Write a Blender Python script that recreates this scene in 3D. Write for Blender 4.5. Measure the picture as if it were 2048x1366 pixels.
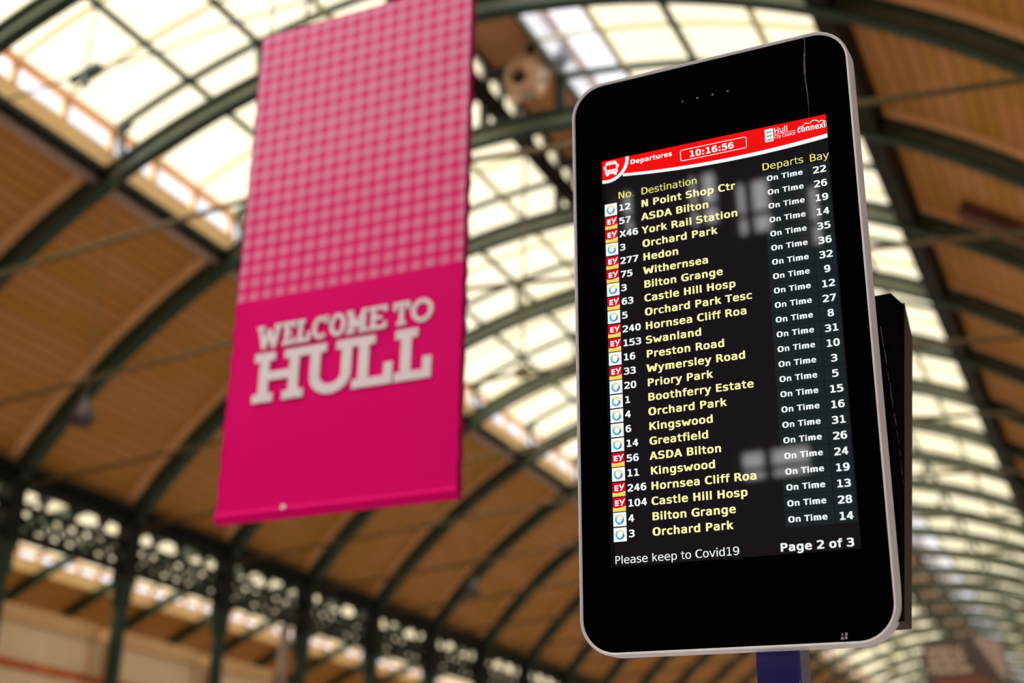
import bpy, bmesh, math, random
from mathutils import Matrix, Vector
random.seed(7)
S = bpy.context.scene
for o in list(bpy.data.objects):
    bpy.data.objects.remove(o)
C = S.collection
EYE = 1.65                                   # camera height above the floor

# ------------------------------------------------------------------ camera
YAW, PITCH, ROLL, FPX = -0.435149644, 0.388755185, 0.0158456014, 2705.33
fw = Vector((math.sin(YAW)*math.cos(PITCH), math.cos(YAW)*math.cos(PITCH), math.sin(PITCH)))
rt = Vector((math.cos(YAW), -math.sin(YAW), 0))
up = rt.cross(fw)
r2 = rt*math.cos(ROLL)+up*math.sin(ROLL)
u2 = -rt*math.sin(ROLL)+up*math.cos(ROLL)
cd = bpy.data.cameras.new('camera')
cam = bpy.data.objects.new('camera', cd); C.objects.link(cam)
cam.matrix_world = Matrix(((r2.x, u2.x, -fw.x, 0), (r2.y, u2.y, -fw.y, 0), (r2.z, u2.z, -fw.z, EYE), (0, 0, 0, 1)))
cd.sensor_width = 36.0
cd.lens = FPX/2048*36.0
cd.dof.use_dof = True
cd.dof.focus_distance = 3.32
cd.dof.aperture_fstop = 1.6
cd.clip_end = 400
S.camera = cam

# ------------------------------------------------------------------ sky and exposure
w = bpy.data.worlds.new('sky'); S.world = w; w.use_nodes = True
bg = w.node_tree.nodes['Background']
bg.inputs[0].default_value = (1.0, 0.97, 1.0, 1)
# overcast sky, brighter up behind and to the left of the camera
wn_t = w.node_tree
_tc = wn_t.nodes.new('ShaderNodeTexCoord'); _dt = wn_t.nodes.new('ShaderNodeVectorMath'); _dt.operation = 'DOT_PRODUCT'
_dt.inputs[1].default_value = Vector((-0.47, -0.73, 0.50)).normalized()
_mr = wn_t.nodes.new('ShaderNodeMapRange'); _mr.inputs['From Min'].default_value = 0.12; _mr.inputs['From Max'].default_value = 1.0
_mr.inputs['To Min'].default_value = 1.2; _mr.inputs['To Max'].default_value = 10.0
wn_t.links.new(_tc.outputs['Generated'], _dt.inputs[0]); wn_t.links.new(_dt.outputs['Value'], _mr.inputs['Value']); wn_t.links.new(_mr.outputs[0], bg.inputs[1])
S.view_settings.view_transform = 'Standard'
S.view_settings.look = 'None'
S.view_settings.exposure = 0.0
S.view_settings.gamma = 1.0
S.view_settings.use_curve_mapping = False

# ------------------------------------------------------------------ materials
def mat(name, col, rough=0.6, metal=0.0, spec=0.5):
    m = bpy.data.materials.new(name); m.use_nodes = True
    b = m.node_tree.nodes['Principled BSDF']
    b.inputs['Base Color'].default_value = (*col, 1)
    b.inputs['Roughness'].default_value = rough
    b.inputs['Metallic'].default_value = metal
    b.inputs['Specular IOR Level'].default_value = spec
    return m
def noisy(m, c1, c2, scale, detail=4, stretch=(1, 1, 1), lo=0.35, hi=0.65):
    nt = m.node_tree; N = nt.nodes; L = nt.links
    tc = N.new('ShaderNodeTexCoord'); mp = N.new('ShaderNodeMapping'); mp.inputs['Scale'].default_value = stretch
    nz = N.new('ShaderNodeTexNoise'); nz.inputs['Scale'].default_value = scale; nz.inputs['Detail'].default_value = detail
    rp = N.new('ShaderNodeValToRGB'); rp.color_ramp.elements[0].position = lo; rp.color_ramp.elements[1].position = hi
    rp.color_ramp.elements[0].color = (*c1, 1); rp.color_ramp.elements[1].color = (*c2, 1)
    L.new(tc.outputs['Object'], mp.inputs[0]); L.new(mp.outputs[0], nz.inputs['Vector'])
    L.new(nz.outputs[0], rp.inputs[0]); L.new(rp.outputs[0], N['Principled BSDF'].inputs['Base Color'])
    return m
def emis(name, col, st=1.0):
    """lit display surface under a thin glossy face"""
    m = bpy.data.materials.new(name); m.use_nodes = True
    nt = m.node_tree; nt.nodes.clear(); L = nt.links
    e = nt.nodes.new('ShaderNodeEmission'); e.inputs[0].default_value = (*col, 1); e.inputs[1].default_value = st
    g = nt.nodes.new('ShaderNodeBsdfGlossy'); g.inputs['Roughness'].default_value = 0.02
    fr = nt.nodes.new('ShaderNodeFresnel'); fr.inputs[0].default_value = 1.45; L.new(fr.outputs[0], g.inputs[0])
    a = nt.nodes.new('ShaderNodeAddShader'); L.new(e.outputs[0], a.inputs[0]); L.new(g.outputs[0], a.inputs[1])
    o = nt.nodes.new('ShaderNodeOutputMaterial'); L.new(a.outputs[0], o.inputs[0])
    m.cycles.emission_sampling = 'NONE'
    return m
def sheet(name, tint, tint2, diff=0.10):
    """daylight sheet: mostly see-through, tinted, a little translucent, faint streaks"""
    m = bpy.data.materials.new(name); m.use_nodes = True
    nt = m.node_tree; N = nt.nodes; L = nt.links; N.clear()
    o = N.new('ShaderNodeOutputMaterial'); mx = N.new('ShaderNodeMixShader'); mx.inputs[0].default_value = diff
    t = N.new('ShaderNodeBsdfTransparent'); tr = N.new('ShaderNodeBsdfTranslucent')
    tr.inputs[0].default_value = (*tint, 1)
    uv = N.new('ShaderNodeUVMap'); mp = N.new('ShaderNodeMapping'); mp.inputs['Scale'].default_value = (6.0, 0.5, 1)
    nz = N.new('ShaderNodeTexNoise'); nz.inputs['Scale'].default_value = 1.6; nz.inputs['Detail'].default_value = 3
    rp = N.new('ShaderNodeValToRGB'); rp.color_ramp.elements[0].position = 0.3; rp.color_ramp.elements[1].position = 0.7
    rp.color_ramp.elements[0].color = (*tint2, 1); rp.color_ramp.elements[1].color = (*tint, 1)
    L.new(uv.outputs[0], mp.inputs[0]); L.new(mp.outputs[0], nz.inputs['Vector']); L.new(nz.outputs[0], rp.inputs[0])
    L.new(rp.outputs[0], t.inputs[0]); L.new(t.outputs[0], mx.inputs[1]); L.new(tr.outputs[0], mx.inputs[2]); L.new(mx.outputs[0], o.inputs[0])
    return m
def timber(name):
    m = mat(name, (0.5, 0.26, 0.09), 0.6, spec=0.2)
    nt = m.node_tree; N = nt.nodes; L = nt.links
    uv = N.new('ShaderNodeUVMap'); sp = N.new('ShaderNodeSeparateXYZ'); L.new(uv.outputs[0], sp.inputs[0])
    def mth(op, a, b=None):
        n = N.new('ShaderNodeMath'); n.operation = op
        for i, v in enumerate((a, b)):
            if v is None: continue
            if isinstance(v, (int, float)): n.inputs[i].default_value = v
            else: L.new(v, n.inputs[i])
        return n.outputs[0]
    bd = mth('DIVIDE', sp.outputs[1], 0.24)
    idx = mth('FLOOR', bd); fr = mth('FRACT', bd)
    bay = mth('FLOOR', mth('DIVIDE', sp.outputs[0], 3.35))
    cb = N.new('ShaderNodeCombineXYZ'); L.new(idx, cb.inputs[0]); L.new(bay, cb.inputs[1])
    wn = N.new('ShaderNodeTexWhiteNoise'); wn.noise_dimensions = '2D'; L.new(cb.outputs[0], wn.inputs[0])
    cb2 = N.new('ShaderNodeCombineXYZ'); L.new(mth('MULTIPLY', idx, 0.33), cb2.inputs[0]); L.new(mth('MULTIPLY', bay, 7.3), cb2.inputs[1])
    nz = N.new('ShaderNodeTexNoise'); nz.inputs['Scale'].default_value = 1.0; nz.inputs['Detail'].default_value = 1; L.new(cb2.outputs[0], nz.inputs['Vector'])
    f = mth('ADD', mth('MULTIPLY', wn.outputs[0], 0.35), mth('MULTIPLY', nz.outputs[0], 0.75))
    rp = N.new('ShaderNodeValToRGB'); L.new(f, rp.inputs[0])
    e = rp.color_ramp.elements
    e[0].position = 0.38; e[0].color = TIMB[0]; e[1].position = 0.72; e[1].color = TIMB[1]
    gm = mth('GREATER_THAN', fr, 0.14)
    mx = N.new('ShaderNodeMix'); mx.data_type = 'RGBA'; L.new(gm, mx.inputs['Factor'])
    mx.inputs['A'].default_value = TIMB[2]; L.new(rp.outputs[0], mx.inputs['B'])
    L.new(mx.outputs['Result'], N['Principled BSDF'].inputs['Base Color'])
    return m
TIMB = ((0.40, 0.185, 0.030, 1), (0.47, 0.205, 0.078, 1), (0.22, 0.095, 0.020, 1))
M = {}
M['timber'] = timber('varnished_boards')
M['trim'] = noisy(mat('border_boards', (0.7, 0.36, 0.18), 0.6, spec=0.2), (0.62, 0.31, 0.15), (0.72, 0.38, 0.19), 1.5)
M['beige'] = noisy(mat('beige_paint', (0.78, 0.55, 0.33), 0.6, spec=0.2), (0.72, 0.48, 0.26), (0.80, 0.57, 0.34), 1.0)
M['iron'] = noisy(mat('dark_green_iron', (0.014, 0.036, 0.026), 0.5, spec=0.3), (0.008, 0.027, 0.019), (0.012, 0.036, 0.026), 3.0)
M['web'] = noisy(mat('grey_green_iron', (0.05, 0.06, 0.045), 0.5, spec=0.3), (0.055, 0.062, 0.040), (0.08, 0.088, 0.058), 3.0)
M['black'] = mat('black_iron', (0.006, 0.006, 0.006), 0.6, spec=0.2)
M['rod'] = mat('dusty_rod', (0.10, 0.075, 0.04), 0.7, spec=0.2)
M['panes'] = sheet('cream_roof_sheet', (0.93, 0.895, 0.76), (0.89, 0.845, 0.68))
M['dim_panes'] = sheet('dimmed_roof_sheet', (0.85, 0.80, 0.66), (0.78, 0.72, 0.56))  # darker tint, only to let less daylight into the neighbouring vault
M['clear'] = sheet('clear_glass', (0.97, 0.97, 0.98), (0.95, 0.95, 0.97), 0.05)
M['bar'] = mat('pale_glazing_bar', (0.42, 0.40, 0.25), 0.6)
M['concrete'] = noisy(mat('paving', (0.4, 0.38, 0.36), 0.7), (0.50, 0.47, 0.46), (0.60, 0.57, 0.56), 0.8)
M['brick'] = noisy(mat('sooty_wall', (0.02, 0.017, 0.015), 0.9, spec=0.03), (0.010, 0.008, 0.007), (0.02, 0.016, 0.014), 1.0)
M['bounce_wall'] = noisy(mat('pale_bounce_wall', (0.6, 0.56, 0.52), 0.5), (0.40, 0.38, 0.38), (0.48, 0.46, 0.46), 1.0)
M['cream'] = noisy(mat('cream_panel', (0.74, 0.58, 0.41), 0.6), (0.68, 0.52, 0.35), (0.78, 0.62, 0.45), 1.2, stretch=(1, 6, 0.4))
M['coping'] = noisy(mat('tan_coping', (0.66, 0.42, 0.21), 0.6), (0.60, 0.37, 0.17), (0.72, 0.46, 0.25), 1.5)
M['orange'] = noisy(mat('orange_stripe', (0.55, 0.14, 0.03), 0.6), (0.40, 0.08, 0.02), (0.62, 0.17, 0.04), 2.0)
M['lilac'] = mat('lilac_grey_paint', (0.30, 0.22, 0.22), 0.5)
M['redbrown'] = noisy(mat('red_brown_paint', (0.06, 0.014, 0.008), 0.6), (0.045, 0.01, 0.006), (0.10, 0.02, 0.01), 2.0)
M['pink_iron'] = noisy(mat('rusty_cast_iron', (0.34, 0.19, 0.12), 0.7), (0.42, 0.23, 0.14), (0.74, 0.50, 0.36), 4.0)
M['horn'] = mat('teal_horn', (0.03, 0.07, 0.08), 0.5)
M['shade'] = mat('dark_lamp_shade', (0.035, 0.022, 0.03), 0.5)
M['silver'] = mat('satin_aluminium', (0.74, 0.76, 1.0), 0.35, 0.0)
M['navy'] = noisy(mat('navy_post_paint', (0.05, 0.035, 0.22), 0.35), (0.024, 0.018, 0.20), (0.034, 0.025, 0.25), 3.0)
M['purple'] = noisy(mat('purple_black_casing', (0.016, 0.010, 0.018), 0.8, spec=0.0), (0.005, 0.003, 0.006), (0.008, 0.005, 0.010), 6.0)
M['edge'] = mat('glossy_brown_black_edge', (0.022, 0.006, 0.010), 0.4, 0.0, spec=0.03)
M['scuff'] = mat('pale_scuff', (0.5, 0.42, 0.5), 0.8)
M['stain'] = mat('dried_drip', (0.12, 0.09, 0.12), 0.8)
M['white_print'] = mat('white_print', (0.76, 0.70, 0.92), 0.7, spec=0.1)
M['hem'] = mat('crimson_hem', (0.42, 0.0, 0.12), 0.7, spec=0.1)
M['pod'] = mat('dark_brown_sign', (0.045, 0.022, 0.022), 0.6)
M['pod_red'] = mat('rust_red_sign', (0.12, 0.025, 0.015), 0.6)
M['pod_side'] = mat('mauve_grey_side', (0.30, 0.21, 0.20), 0.6)
M['pod_text'] = mat('tan_lettering', (0.62, 0.48, 0.38), 0.6)

def banner_mat():
    m = mat('pink_gingham_cloth', (0.6, 0, 0.1), 0.6, spec=0.06)
    nt = m.node_tree; N = nt.nodes; L = nt.links
    tc = N.new('ShaderNodeTexCoord'); sp = N.new('ShaderNodeSeparateXYZ'); L.new(tc.outputs['Object'], sp.inputs[0])
    def mth(op, a, b=None, cl=False):
        n = N.new('ShaderNodeMath'); n.operation = op; n.use_clamp = cl
        for i, v in enumerate((a, b)):
            if v is None: continue
            if isinstance(v, (int, float)): n.inputs[i].default_value = v
            else: L.new(v, n.inputs[i])
        return n.outputs[0]
    P = 0.0835
    sx = mth('LESS_THAN', mth('FRACT', mth('DIVIDE', sp.outputs[0], P)), 0.55)
    sz = mth('LESS_THAN', mth('FRACT', mth('DIVIDE', mth('SUBTRACT', sp.outputs[2], 1.235), P)), 0.55)
    on = mth('GREATER_THAN', sp.outputs[2], 1.235)
    grow = mth('DIVIDE', mth('SUBTRACT', sp.outputs[2], 1.235), 1.0, True)
    one = mth('MAXIMUM', sx, sz); both = mth('MULTIPLY', sx, sz)
    a = mth('MULTIPLY', one, mth('ADD', 0.11, mth('MULTIPLY', grow, 0.19)))
    b = mth('MULTIPLY', both, mth('ADD', 0.32, mth('MULTIPLY', grow, -0.08)))
    basef = mth('MULTIPLY', grow, 0.08)
    f = mth('MULTIPLY', on, mth('ADD', mth('ADD', a, b), basef))
    mx = N.new('ShaderNodeMix'); mx.data_type = 'RGBA'; L.new(f, mx.inputs['Factor'])
    mx.inputs['A'].default_value = (0.84, 0.0, 0.24, 1); mx.inputs['B'].default_value = (0.84, 0.60, 0.95, 1)
    bs = N['Principled BSDF']; L.new(mx.outputs['Result'], bs.inputs['Base Color'])
    tr = N.new('ShaderNodeBsdfTranslucent'); L.new(mx.outputs['Result'], tr.inputs[0])
    ms = N.new('ShaderNodeMixShader'); ms.inputs[0].default_value = 0.25
    L.new(bs.outputs[0], ms.inputs[1]); L.new(tr.outputs[0], ms.inputs[2]); L.new(ms.outputs[0], N['Material Output'].inputs[0])
    return m
M['banner'] = banner_mat()

M['bezel'] = emis('black_glass_border', (0.0004, 0.0003, 0.0005))

# ------------------------------------------------------------------ mesh helpers
class MB:
    def __init__(s): s.v = []; s.f = []; s.mi = []; s.uv = {}
    def add(s, vs, fs, mi=0):
        n = len(s.v); s.v += [tuple(p) for p in vs]
        for f in fs: s.f.append([n+i for i in f]); s.mi.append(mi)
    def box(s, lo, hi, mi=0):
        x0, y0, z0 = lo; x1, y1, z1 = hi
        s.add([(x0,y0,z0),(x1,y0,z0),(x1,y1,z0),(x0,y1,z0),(x0,y0,z1),(x1,y0,z1),(x1,y1,z1),(x0,y1,z1)],
              [(0,3,2,1),(4,5,6,7),(0,1,5,4),(1,2,6,5),(2,3,7,6),(3,0,4,7)], mi)
    def bar(s, p0, p1, w_, h_, upv=(0, 0, 1), mi=0):
        p0 = Vector(p0); p1 = Vector(p1); d = (p1-p0).normalized(); u_ = Vector(upv)
        if abs(d.dot(u_)) > 0.95: u_ = Vector((0, 1, 0))
        a = d.cross(u_).normalized(); b = a.cross(d)
        vs = [p+a*sx*w_/2+b*sy*h_/2 for p in (p0, p1) for sx, sy in ((-1,-1),(1,-1),(1,1),(-1,1))]
        s.add(vs, [(0,3,2,1),(4,5,6,7),(0,1,5,4),(1,2,6,5),(2,3,7,6),(3,0,4,7)], mi)
    def tube(s, pts, r, n=8, mi=0, cap=True):
        pts = [Vector(p) for p in pts]; rr = r if isinstance(r, (list, tuple)) else [r]*len(pts)
        rings = []
        for i, p in enumerate(pts):
            d = (pts[min(i+1, len(pts)-1)]-pts[max(i-1, 0)]).normalized()
            u_ = Vector((0, 0, 1)) if abs(d.z) < 0.9 else Vector((0, 1, 0))
            a = d.cross(u_).normalized(); b = a.cross(d)
            rings.append([p+(a*math.cos(t)+b*math.sin(t))*rr[i] for t in [2*math.pi*k/n for k in range(n)]])
        vs = [q for rg in rings for q in rg]; fs = []
        for i in range(len(pts)-1):
            for k in range(n): fs.append((i*n+k, i*n+(k+1) % n, (i+1)*n+(k+1) % n, (i+1)*n+k))
        if cap: fs.append(tuple(range(n-1, -1, -1))); fs.append(tuple((len(pts)-1)*n+k for k in range(n)))
        s.add(vs, fs, mi)
    def arc(s, xc, zc, r0, r1, y0, y1, t0, t1, n=24, mi=0, uv=False):
        """curved slab around an axis along y; angles in degrees from straight up"""
        vs = []; fs = []
        for i in range(n+1):
            t = math.radians(t0+(t1-t0)*i/n); sn, cs = math.sin(t), math.cos(t)
            for r, y in ((r0, y0), (r0, y1), (r1, y1), (r1, y0)): vs.append((xc+r*sn, y, zc+r*cs))
        for i in range(n):
            a = 4*i; b = a+4
            fs += [(a, a+1, b+1, b), (a+1, a+2, b+2, b+1), (a+2, a+3, b+3, b+2), (a+3, a, b, b+3)]
        fs += [(3, 2, 1, 0), (4*n, 4*n+1, 4*n+2, 4*n+3)]
        base = len(s.v)
        s.add(vs, fs, mi)
        if uv:
            for i in range(n+1):
                vv = math.radians(t0+(t1-t0)*i/n)*r0
                for k, y in enumerate((y0, y1, y1, y0)): s.uv[base+4*i+k] = (y, vv)
    def prism(s, poly, y0, y1, mi=0):
        """polygon in x,z extruded along y"""
        n = len(poly)
        s.add([(x, y0, z) for x, z in poly]+[(x, y1, z) for x, z in poly],
              [tuple(range(n)), tuple(range(2*n-1, n-1, -1))]+[(i, i+n, (i+1) % n+n, (i+1) % n) for i in range(n)], mi)
    def build(s, name, mats, parent=None, smooth=False):
        me = bpy.data.meshes.new(name); me.from_pydata(s.v, [], s.f); me.update()
        for m in (mats if isinstance(mats, (list, tuple)) else [mats]): me.materials.append(m)
        me.polygons.foreach_set('material_index', s.mi)
        if s.uv:
            ul = me.uv_layers.new(name='UVMap')
            for lp in me.loops: ul.data[lp.index].uv = s.uv.get(lp.vertex_index, (0, 0))
        bm = bmesh.new(); bm.from_mesh(me); bmesh.ops.recalc_face_normals(bm, faces=bm.faces); bm.to_mesh(me); bm.free()
        if smooth:
            me.polygons.foreach_set('use_smooth', [True]*len(me.polygons))
            me.set_sharp_from_angle(angle=math.radians(35))
        o = bpy.data.objects.new(name, me); C.objects.link(o)
        if parent: o.parent = parent
        return o
def tag(o, label, cat, group=None):
    o['label'] = label; o['category'] = cat
    if group: o['group'] = group
    return o
def struct(o): o['kind'] = 'structure'; return o
def thing(name, loc, label, cat, group=None):
    o = bpy.data.objects.new(name, None); o.empty_display_size = 0.1; C.objects.link(o); o.location = loc
    return tag(o, label, cat, group)
def dup(root, loc, label=None):
    r = root.copy(); C.objects.link(r); r.location = loc
    if label: r['label'] = label
    for ch in list(root.children):
        c = ch.copy(); C.objects.link(c); c.parent = r
        for g in list(ch.children):
            d = g.copy(); C.objects.link(d); d.parent = c
    return r
ORD = ['zeroth','first','second','third','fourth','fifth','sixth','seventh','eighth','ninth','tenth','eleventh','twelfth','thirteenth','fourteenth',
       'fifteenth','sixteenth','seventeenth','eighteenth','nineteenth','twentieth','twenty-first','twenty-second','twenty-third','twenty-fourth',
       'twenty-fifth','twenty-sixth','twenty-seventh','twenty-eighth','twenty-ninth','thirtieth','thirty-first']

# ------------------------------------------------------------------ train-shed geometry (metres, floor = 0)
XC, ZC = -8.4, EYE-0.65           # axis of the main vault
RT = 13.08                        # timber lining
RG = 13.80                        # raised roof sheets
TA, TF, TE = 27.2, 52.7, 25.3     # timber edge, foot, sheet edge (degrees)
BAY, Y0 = 3.35, 14.97
KN, KF = -1, 27                   # nearest and farthest modelled rib
ky = lambda k: Y0+BAY*k
YB, YE = ky(-9), ky(28)           # both ends of the shed
SX2 = 1.14
                    # neighbouring vault
FOOT_X, FOOT_Z = -18.76, EYE+7.2
XC2 = FOOT_X-0.15-10.36*SX2

# ---- setting: floor and walls
m = MB(); m.box((-44, YB-1, -0.2), (2.6, YE+1, 0)); struct(m.build('floor', M['concrete']))
m = MB(); m.box((2.0, YB, 0), (2.5, YE, FOOT_Z+0.2)); struct(m.build('wall_right', M['bounce_wall']))  # unseen wall added for the lighting, pale to bounce light onto the display
m = MB(); m.box((-44, YB, 0), (-42.6, YE, FOOT_Z+0.2)); struct(m.build('wall_left', M['brick']))
m = MB(); m.box((-43.5, YE, 0), (2.5, YE+0.4, 15.6)); struct(m.build('wall_far', M['brick']))
# back wall (behind the photographer) with a row of tall windows and one of low ones
m = MB(); rows = []
wins = [(-8.86, -8.35, 8.65, 9.58), (-7.42, -6.74, 8.48, 9.58), (-6.57, -5.81, 8.14, 9.24), (-5.47, -4.97, 7.71, 8.9), (-6.91, -5.56, 3.9, 4.5)]
zs = sorted({0.0, 15.8} | {z+EYE for q in wins for z in q[2:]})
for za, zb in zip(zs, zs[1:]):
    x = -43.5; zm = (za+zb)/2
    for a, b, p, q in sorted(wins):
        if p+EYE < zm < q+EYE: m.box((x, YB-0.4, za), (a, YB, zb)); x = b
    m.box((x, YB-0.4, za), (2.5, YB, zb))
struct(m.build('wall_back', M['brick']))
wn_ = 0
for a, b, z0, z1 in wins:
    z0 += EYE; z1 += EYE; wn_ += 1
    m = MB(); m.box((a, YB-0.25, z0), (b, YB-0.23, z1)); wo = struct(m.build('window_%d' % wn_, M['clear']))
    m = MB()
    for q in (a+0.04, a*0.6+b*0.4, b-0.04): m.box((q-0.07, YB-0.28, z0), (q+0.07, YB-0.2, z1))
    for q in (z0+0.04, z0*0.62+z1*0.38, z1-0.04): m.box((a, YB-0.28, q-0.04), (b, YB-0.2, q+0.04))
    m.build('window_frame', M['beige'], wo)

# ---- timber lining, one long curved ceiling each side, and border boards beside every rib
def widen(o, xc):      # the neighbouring vault is a little wider than this one
    if xc == XC2: o.scale.x = SX2; o.location.x = XC2*(1-SX2)
    return o
def lining(xc, t0, t1, name='ceiling'):
    mm = MB(); mm.arc(xc, ZC, RT, RT+0.06, YB, YE, t0, t1, 40, uv=True); return widen(struct(mm.build(name, M['timber'], smooth=True)), xc)
lining(XC, -TF, -TA); lining(XC, TA, TF); lining(XC2, -TF, -TA); lining(XC2, TA, TF)
tn = 0
for sgn in (-1, 1):
    m = MB()
    for k in range(KN, KF+1):
        m.arc(XC, ZC, RT-0.03, RT+0.01, ky(k)-0.36, ky(k)-0.12, sgn*TF, sgn*TA, 16)
        m.arc(XC, ZC, RT-0.03, RT+0.01, ky(k)+0.12, ky(k)+0.30, sgn*TF, sgn*TA, 16)
    tn += 1; struct(m.build('trim_%d' % tn, M['trim'], smooth=True))

# ---- clerestory between timber and raised roof sheets; sheets bay by bay
def pt(xc, r, t, y=0): t = math.radians(t); return (xc+r*math.sin(t), y, ZC+r*math.cos(t))
CX, CZ0, CZ1 = RG*math.sin(math.radians(TE))+0.05, ZC+RT*math.cos(math.radians(TA))-0.02, ZC+RG*math.cos(math.radians(TE))+0.02
CH = CZ1-CZ0
def clerestory(xc, sgn, name):
    lo_, hi_ = (0.42, 0.84) if xc == XC else (0.56, 0.84)
    x0 = xc+sgn*CX; x1 = x0+sgn*0.08; lo, hi = min(x0, x1), max(x0, x1)
    g = MB(); xm = (lo+hi)/2; g.box((xm-0.006, 0.02, CZ0+lo_*CH), (xm+0.006, BAY-0.02, CZ0+0.84*CH)); o = struct(g.build(name, M['clear']))
    f = MB(); f.box((lo, 0, CZ0), (hi, BAY, CZ0+(lo_+0.01)*CH)); f.box((lo, 0, CZ0+0.83*CH), (hi, BAY, CZ1))
    for i in range(4):
        c = BAY*i/3; q = 0.06 if xc == XC else 0.14; f.box((lo-0.01, max(0, c-q), CZ0+lo_*CH), (hi+0.01, min(BAY, c+q), CZ0+0.84*CH))
    f.box((min(x0, x0-sgn*0.10), 0, CZ0+0.80*CH), (max(x0, x0-sgn*0.10), BAY, CZ0+0.86*CH))
    f.build('window_frame', M['beige'], o)
    return o
def sheets(xc, name):
    g = MB()
    for a, b in ((-TE, -19.0), (-19.0, -13.3), (-13.3, -8.0), (-8.0, -3.1), (8.0, 13.3), (13.3, 19.0), (19.0, TE)):
        g.arc(xc, ZC, RG, RG+0.012, 0, BAY, a, b, 6, 0, uv=True)
    g.arc(xc, ZC, RG, RG+0.012, 0, BAY, 3.1, 8.0, 6, 1, uv=True)
    o = struct(g.build(name, [M['panes'], M['clear']] if xc == XC else [M['dim_panes']]*2, smooth=True))
    b = MB()
    for i in (1, 2):
        yy = BAY*i/3
        for t0, t1 in ((-TE, -3.1), (3.1, TE)): b.arc(xc, ZC, RG-0.05, RG-0.002, yy-0.03, yy+0.03, t0, t1, 16)
    b.build('glazing_bar', M['bar'], o)
    return o
protoL = protoR = protoS = p2L = p2R = p2S = None
for k in range(-9, 28):
    for key, fn, args in (('L', clerestory, (XC, -1)), ('R', clerestory, (XC, 1)), ('S', sheets, (XC,)), ('l', clerestory, (XC2, -1)), ('s', sheets, (XC2,))):
        wn_ += 1
        if k == -9:
            o = widen(fn(*args, 'window_%d' % wn_), args[0]); M['p'+key] = o; o.location.y = ky(k)
        else:
            o = dup(M['p'+key], (M['p'+key].location.x, ky(k), 0)); o.name = 'window_%d' % wn_
m = MB()
x0 = XC2+CX*SX2; m.box((x0, YB, CZ0), (x0+0.08, YE, CZ1)); tn += 1; struct(m.build('trim_%d' % tn, M['beige']))

# ---- ridge lantern: left wall with small panes, white reflector on the right, boarded top
def lantern(xc):
    global tn
    hw = 0.72*(SX2 if xc == XC2 else 1); wl, wr = xc-hw, xc+hw; zb = ZC+RG*math.cos(math.radians(3)); zt = zb+0.62
    a = MB(); a.box((wl-0.15, YB, zt), (wr+0.15, YE, zt+0.06)); c = struct(a.build('ceiling', M['ridge']))
    f = MB()
    for x in (wl,):
        f.box((x-0.04, YB, zb-0.06), (x+0.04, YE, zb+0.14)); f.box((x-0.04, YB, zt-0.10), (x+0.04, YE, zt))
        for k in range(-9, 28):
            for i in range(5): yy = ky(k)+BAY*i/5; f.box((x-0.04, yy-0.07, zb), (x+0.04, yy+0.07, zt))
    tn += 1; struct(f.build('trim_%d' % tn, M['black']))
    b_ = MB(); b_.box((wr-0.03, YB, zb-0.02), (wr+0.03, YE, zt)); tn += 1; struct(b_.build('trim_%d' % tn, M['sky_reflector']))  # solid white panel added to catch sky light and brighten the clear strip
    g = MB()
    for x in (wl,): g.box((x-0.006, YB, zb+0.12), (x+0.006, YE, zt-0.08))
    global wn_
    wn_ += 1; struct(g.build('window_%d' % wn_, M['panes']))
M['sky_reflector'] = mat('white_sky_reflector', (0.8, 0.8, 0.82), 0.6)
M['ridge'] = noisy(mat('ridge_boards', (0.5, 0.26, 0.14), 0.7, spec=0.2), (0.42, 0.20, 0.10), (0.55, 0.29, 0.16), 1.0)
lantern(XC); lantern(XC2)

# ---- long members running with the shed
def long_arc(t, r0, r1, w_, name, mt, label, cat):
    dt = math.degrees(w_/2/r0); mm = MB(); mm.arc(XC, ZC, r0, r1, YB, YE, t-dt, t+dt, 2); return tag(mm.build(name, mt), label, cat)
for t, lab in ((-19.0, 'thin dark green roof purlin under the cream sheets, one above the clerestory windows'),
               (-13.3, 'thin dark green roof purlin midway between clerestory windows and the roof ridge'),
               (-8.0, 'thin pale roof purlin left of the ridge, nearest to the ridge beam'),
               (8.0, 'thin pale roof purlin right of the ridge, beside the clear sheets'),
               (13.3, 'thin dark green roof purlin midway between the ridge and right timber lining'),
               (19.0, 'thin pale roof purlin nearest to the right-hand timber lining')):
    long_arc(t, RG-0.14, RG-0.05, 0.09 if t not in (-8.0, 8.0, 19.0) else 0.07, 'roof_purlin', M['iron'] if t not in (-8.0, 8.0, 19.0) else M['bar'], lab, 'roof beam')
long_arc(-2.9, RG-0.30, RG-0.04, 0.16, 'ridge_beam', M['black'], 'thick dark ridge beam on the left side of the boarded ridge', 'roof beam')
long_arc(3.2, RG-0.14, RG-0.03, 0.08, 'ridge_beam', M['web'], 'grey ridge beam on the right side of the boarded ridge', 'roof beam')
long_arc(-TA-0.1, RT-0.16, RT-0.02, 0.16, 'eaves_beam', M['black'], 'dark beam along the top of left timber lining under the clerestory', 'roof beam')
long_arc(-TA-1.1, RT-0.10, RT-0.02, 0.14, 'eaves_rail', M['lilac'], 'dull brown rail beside the dark beam on top of left lining', 'rail')
long_arc(TA-0.3, RT-0.30, RT-0.02, 0.34, 'eaves_beam', M['black'], 'dark beam between right timber lining and the roof sheets', 'roof beam')

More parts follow.
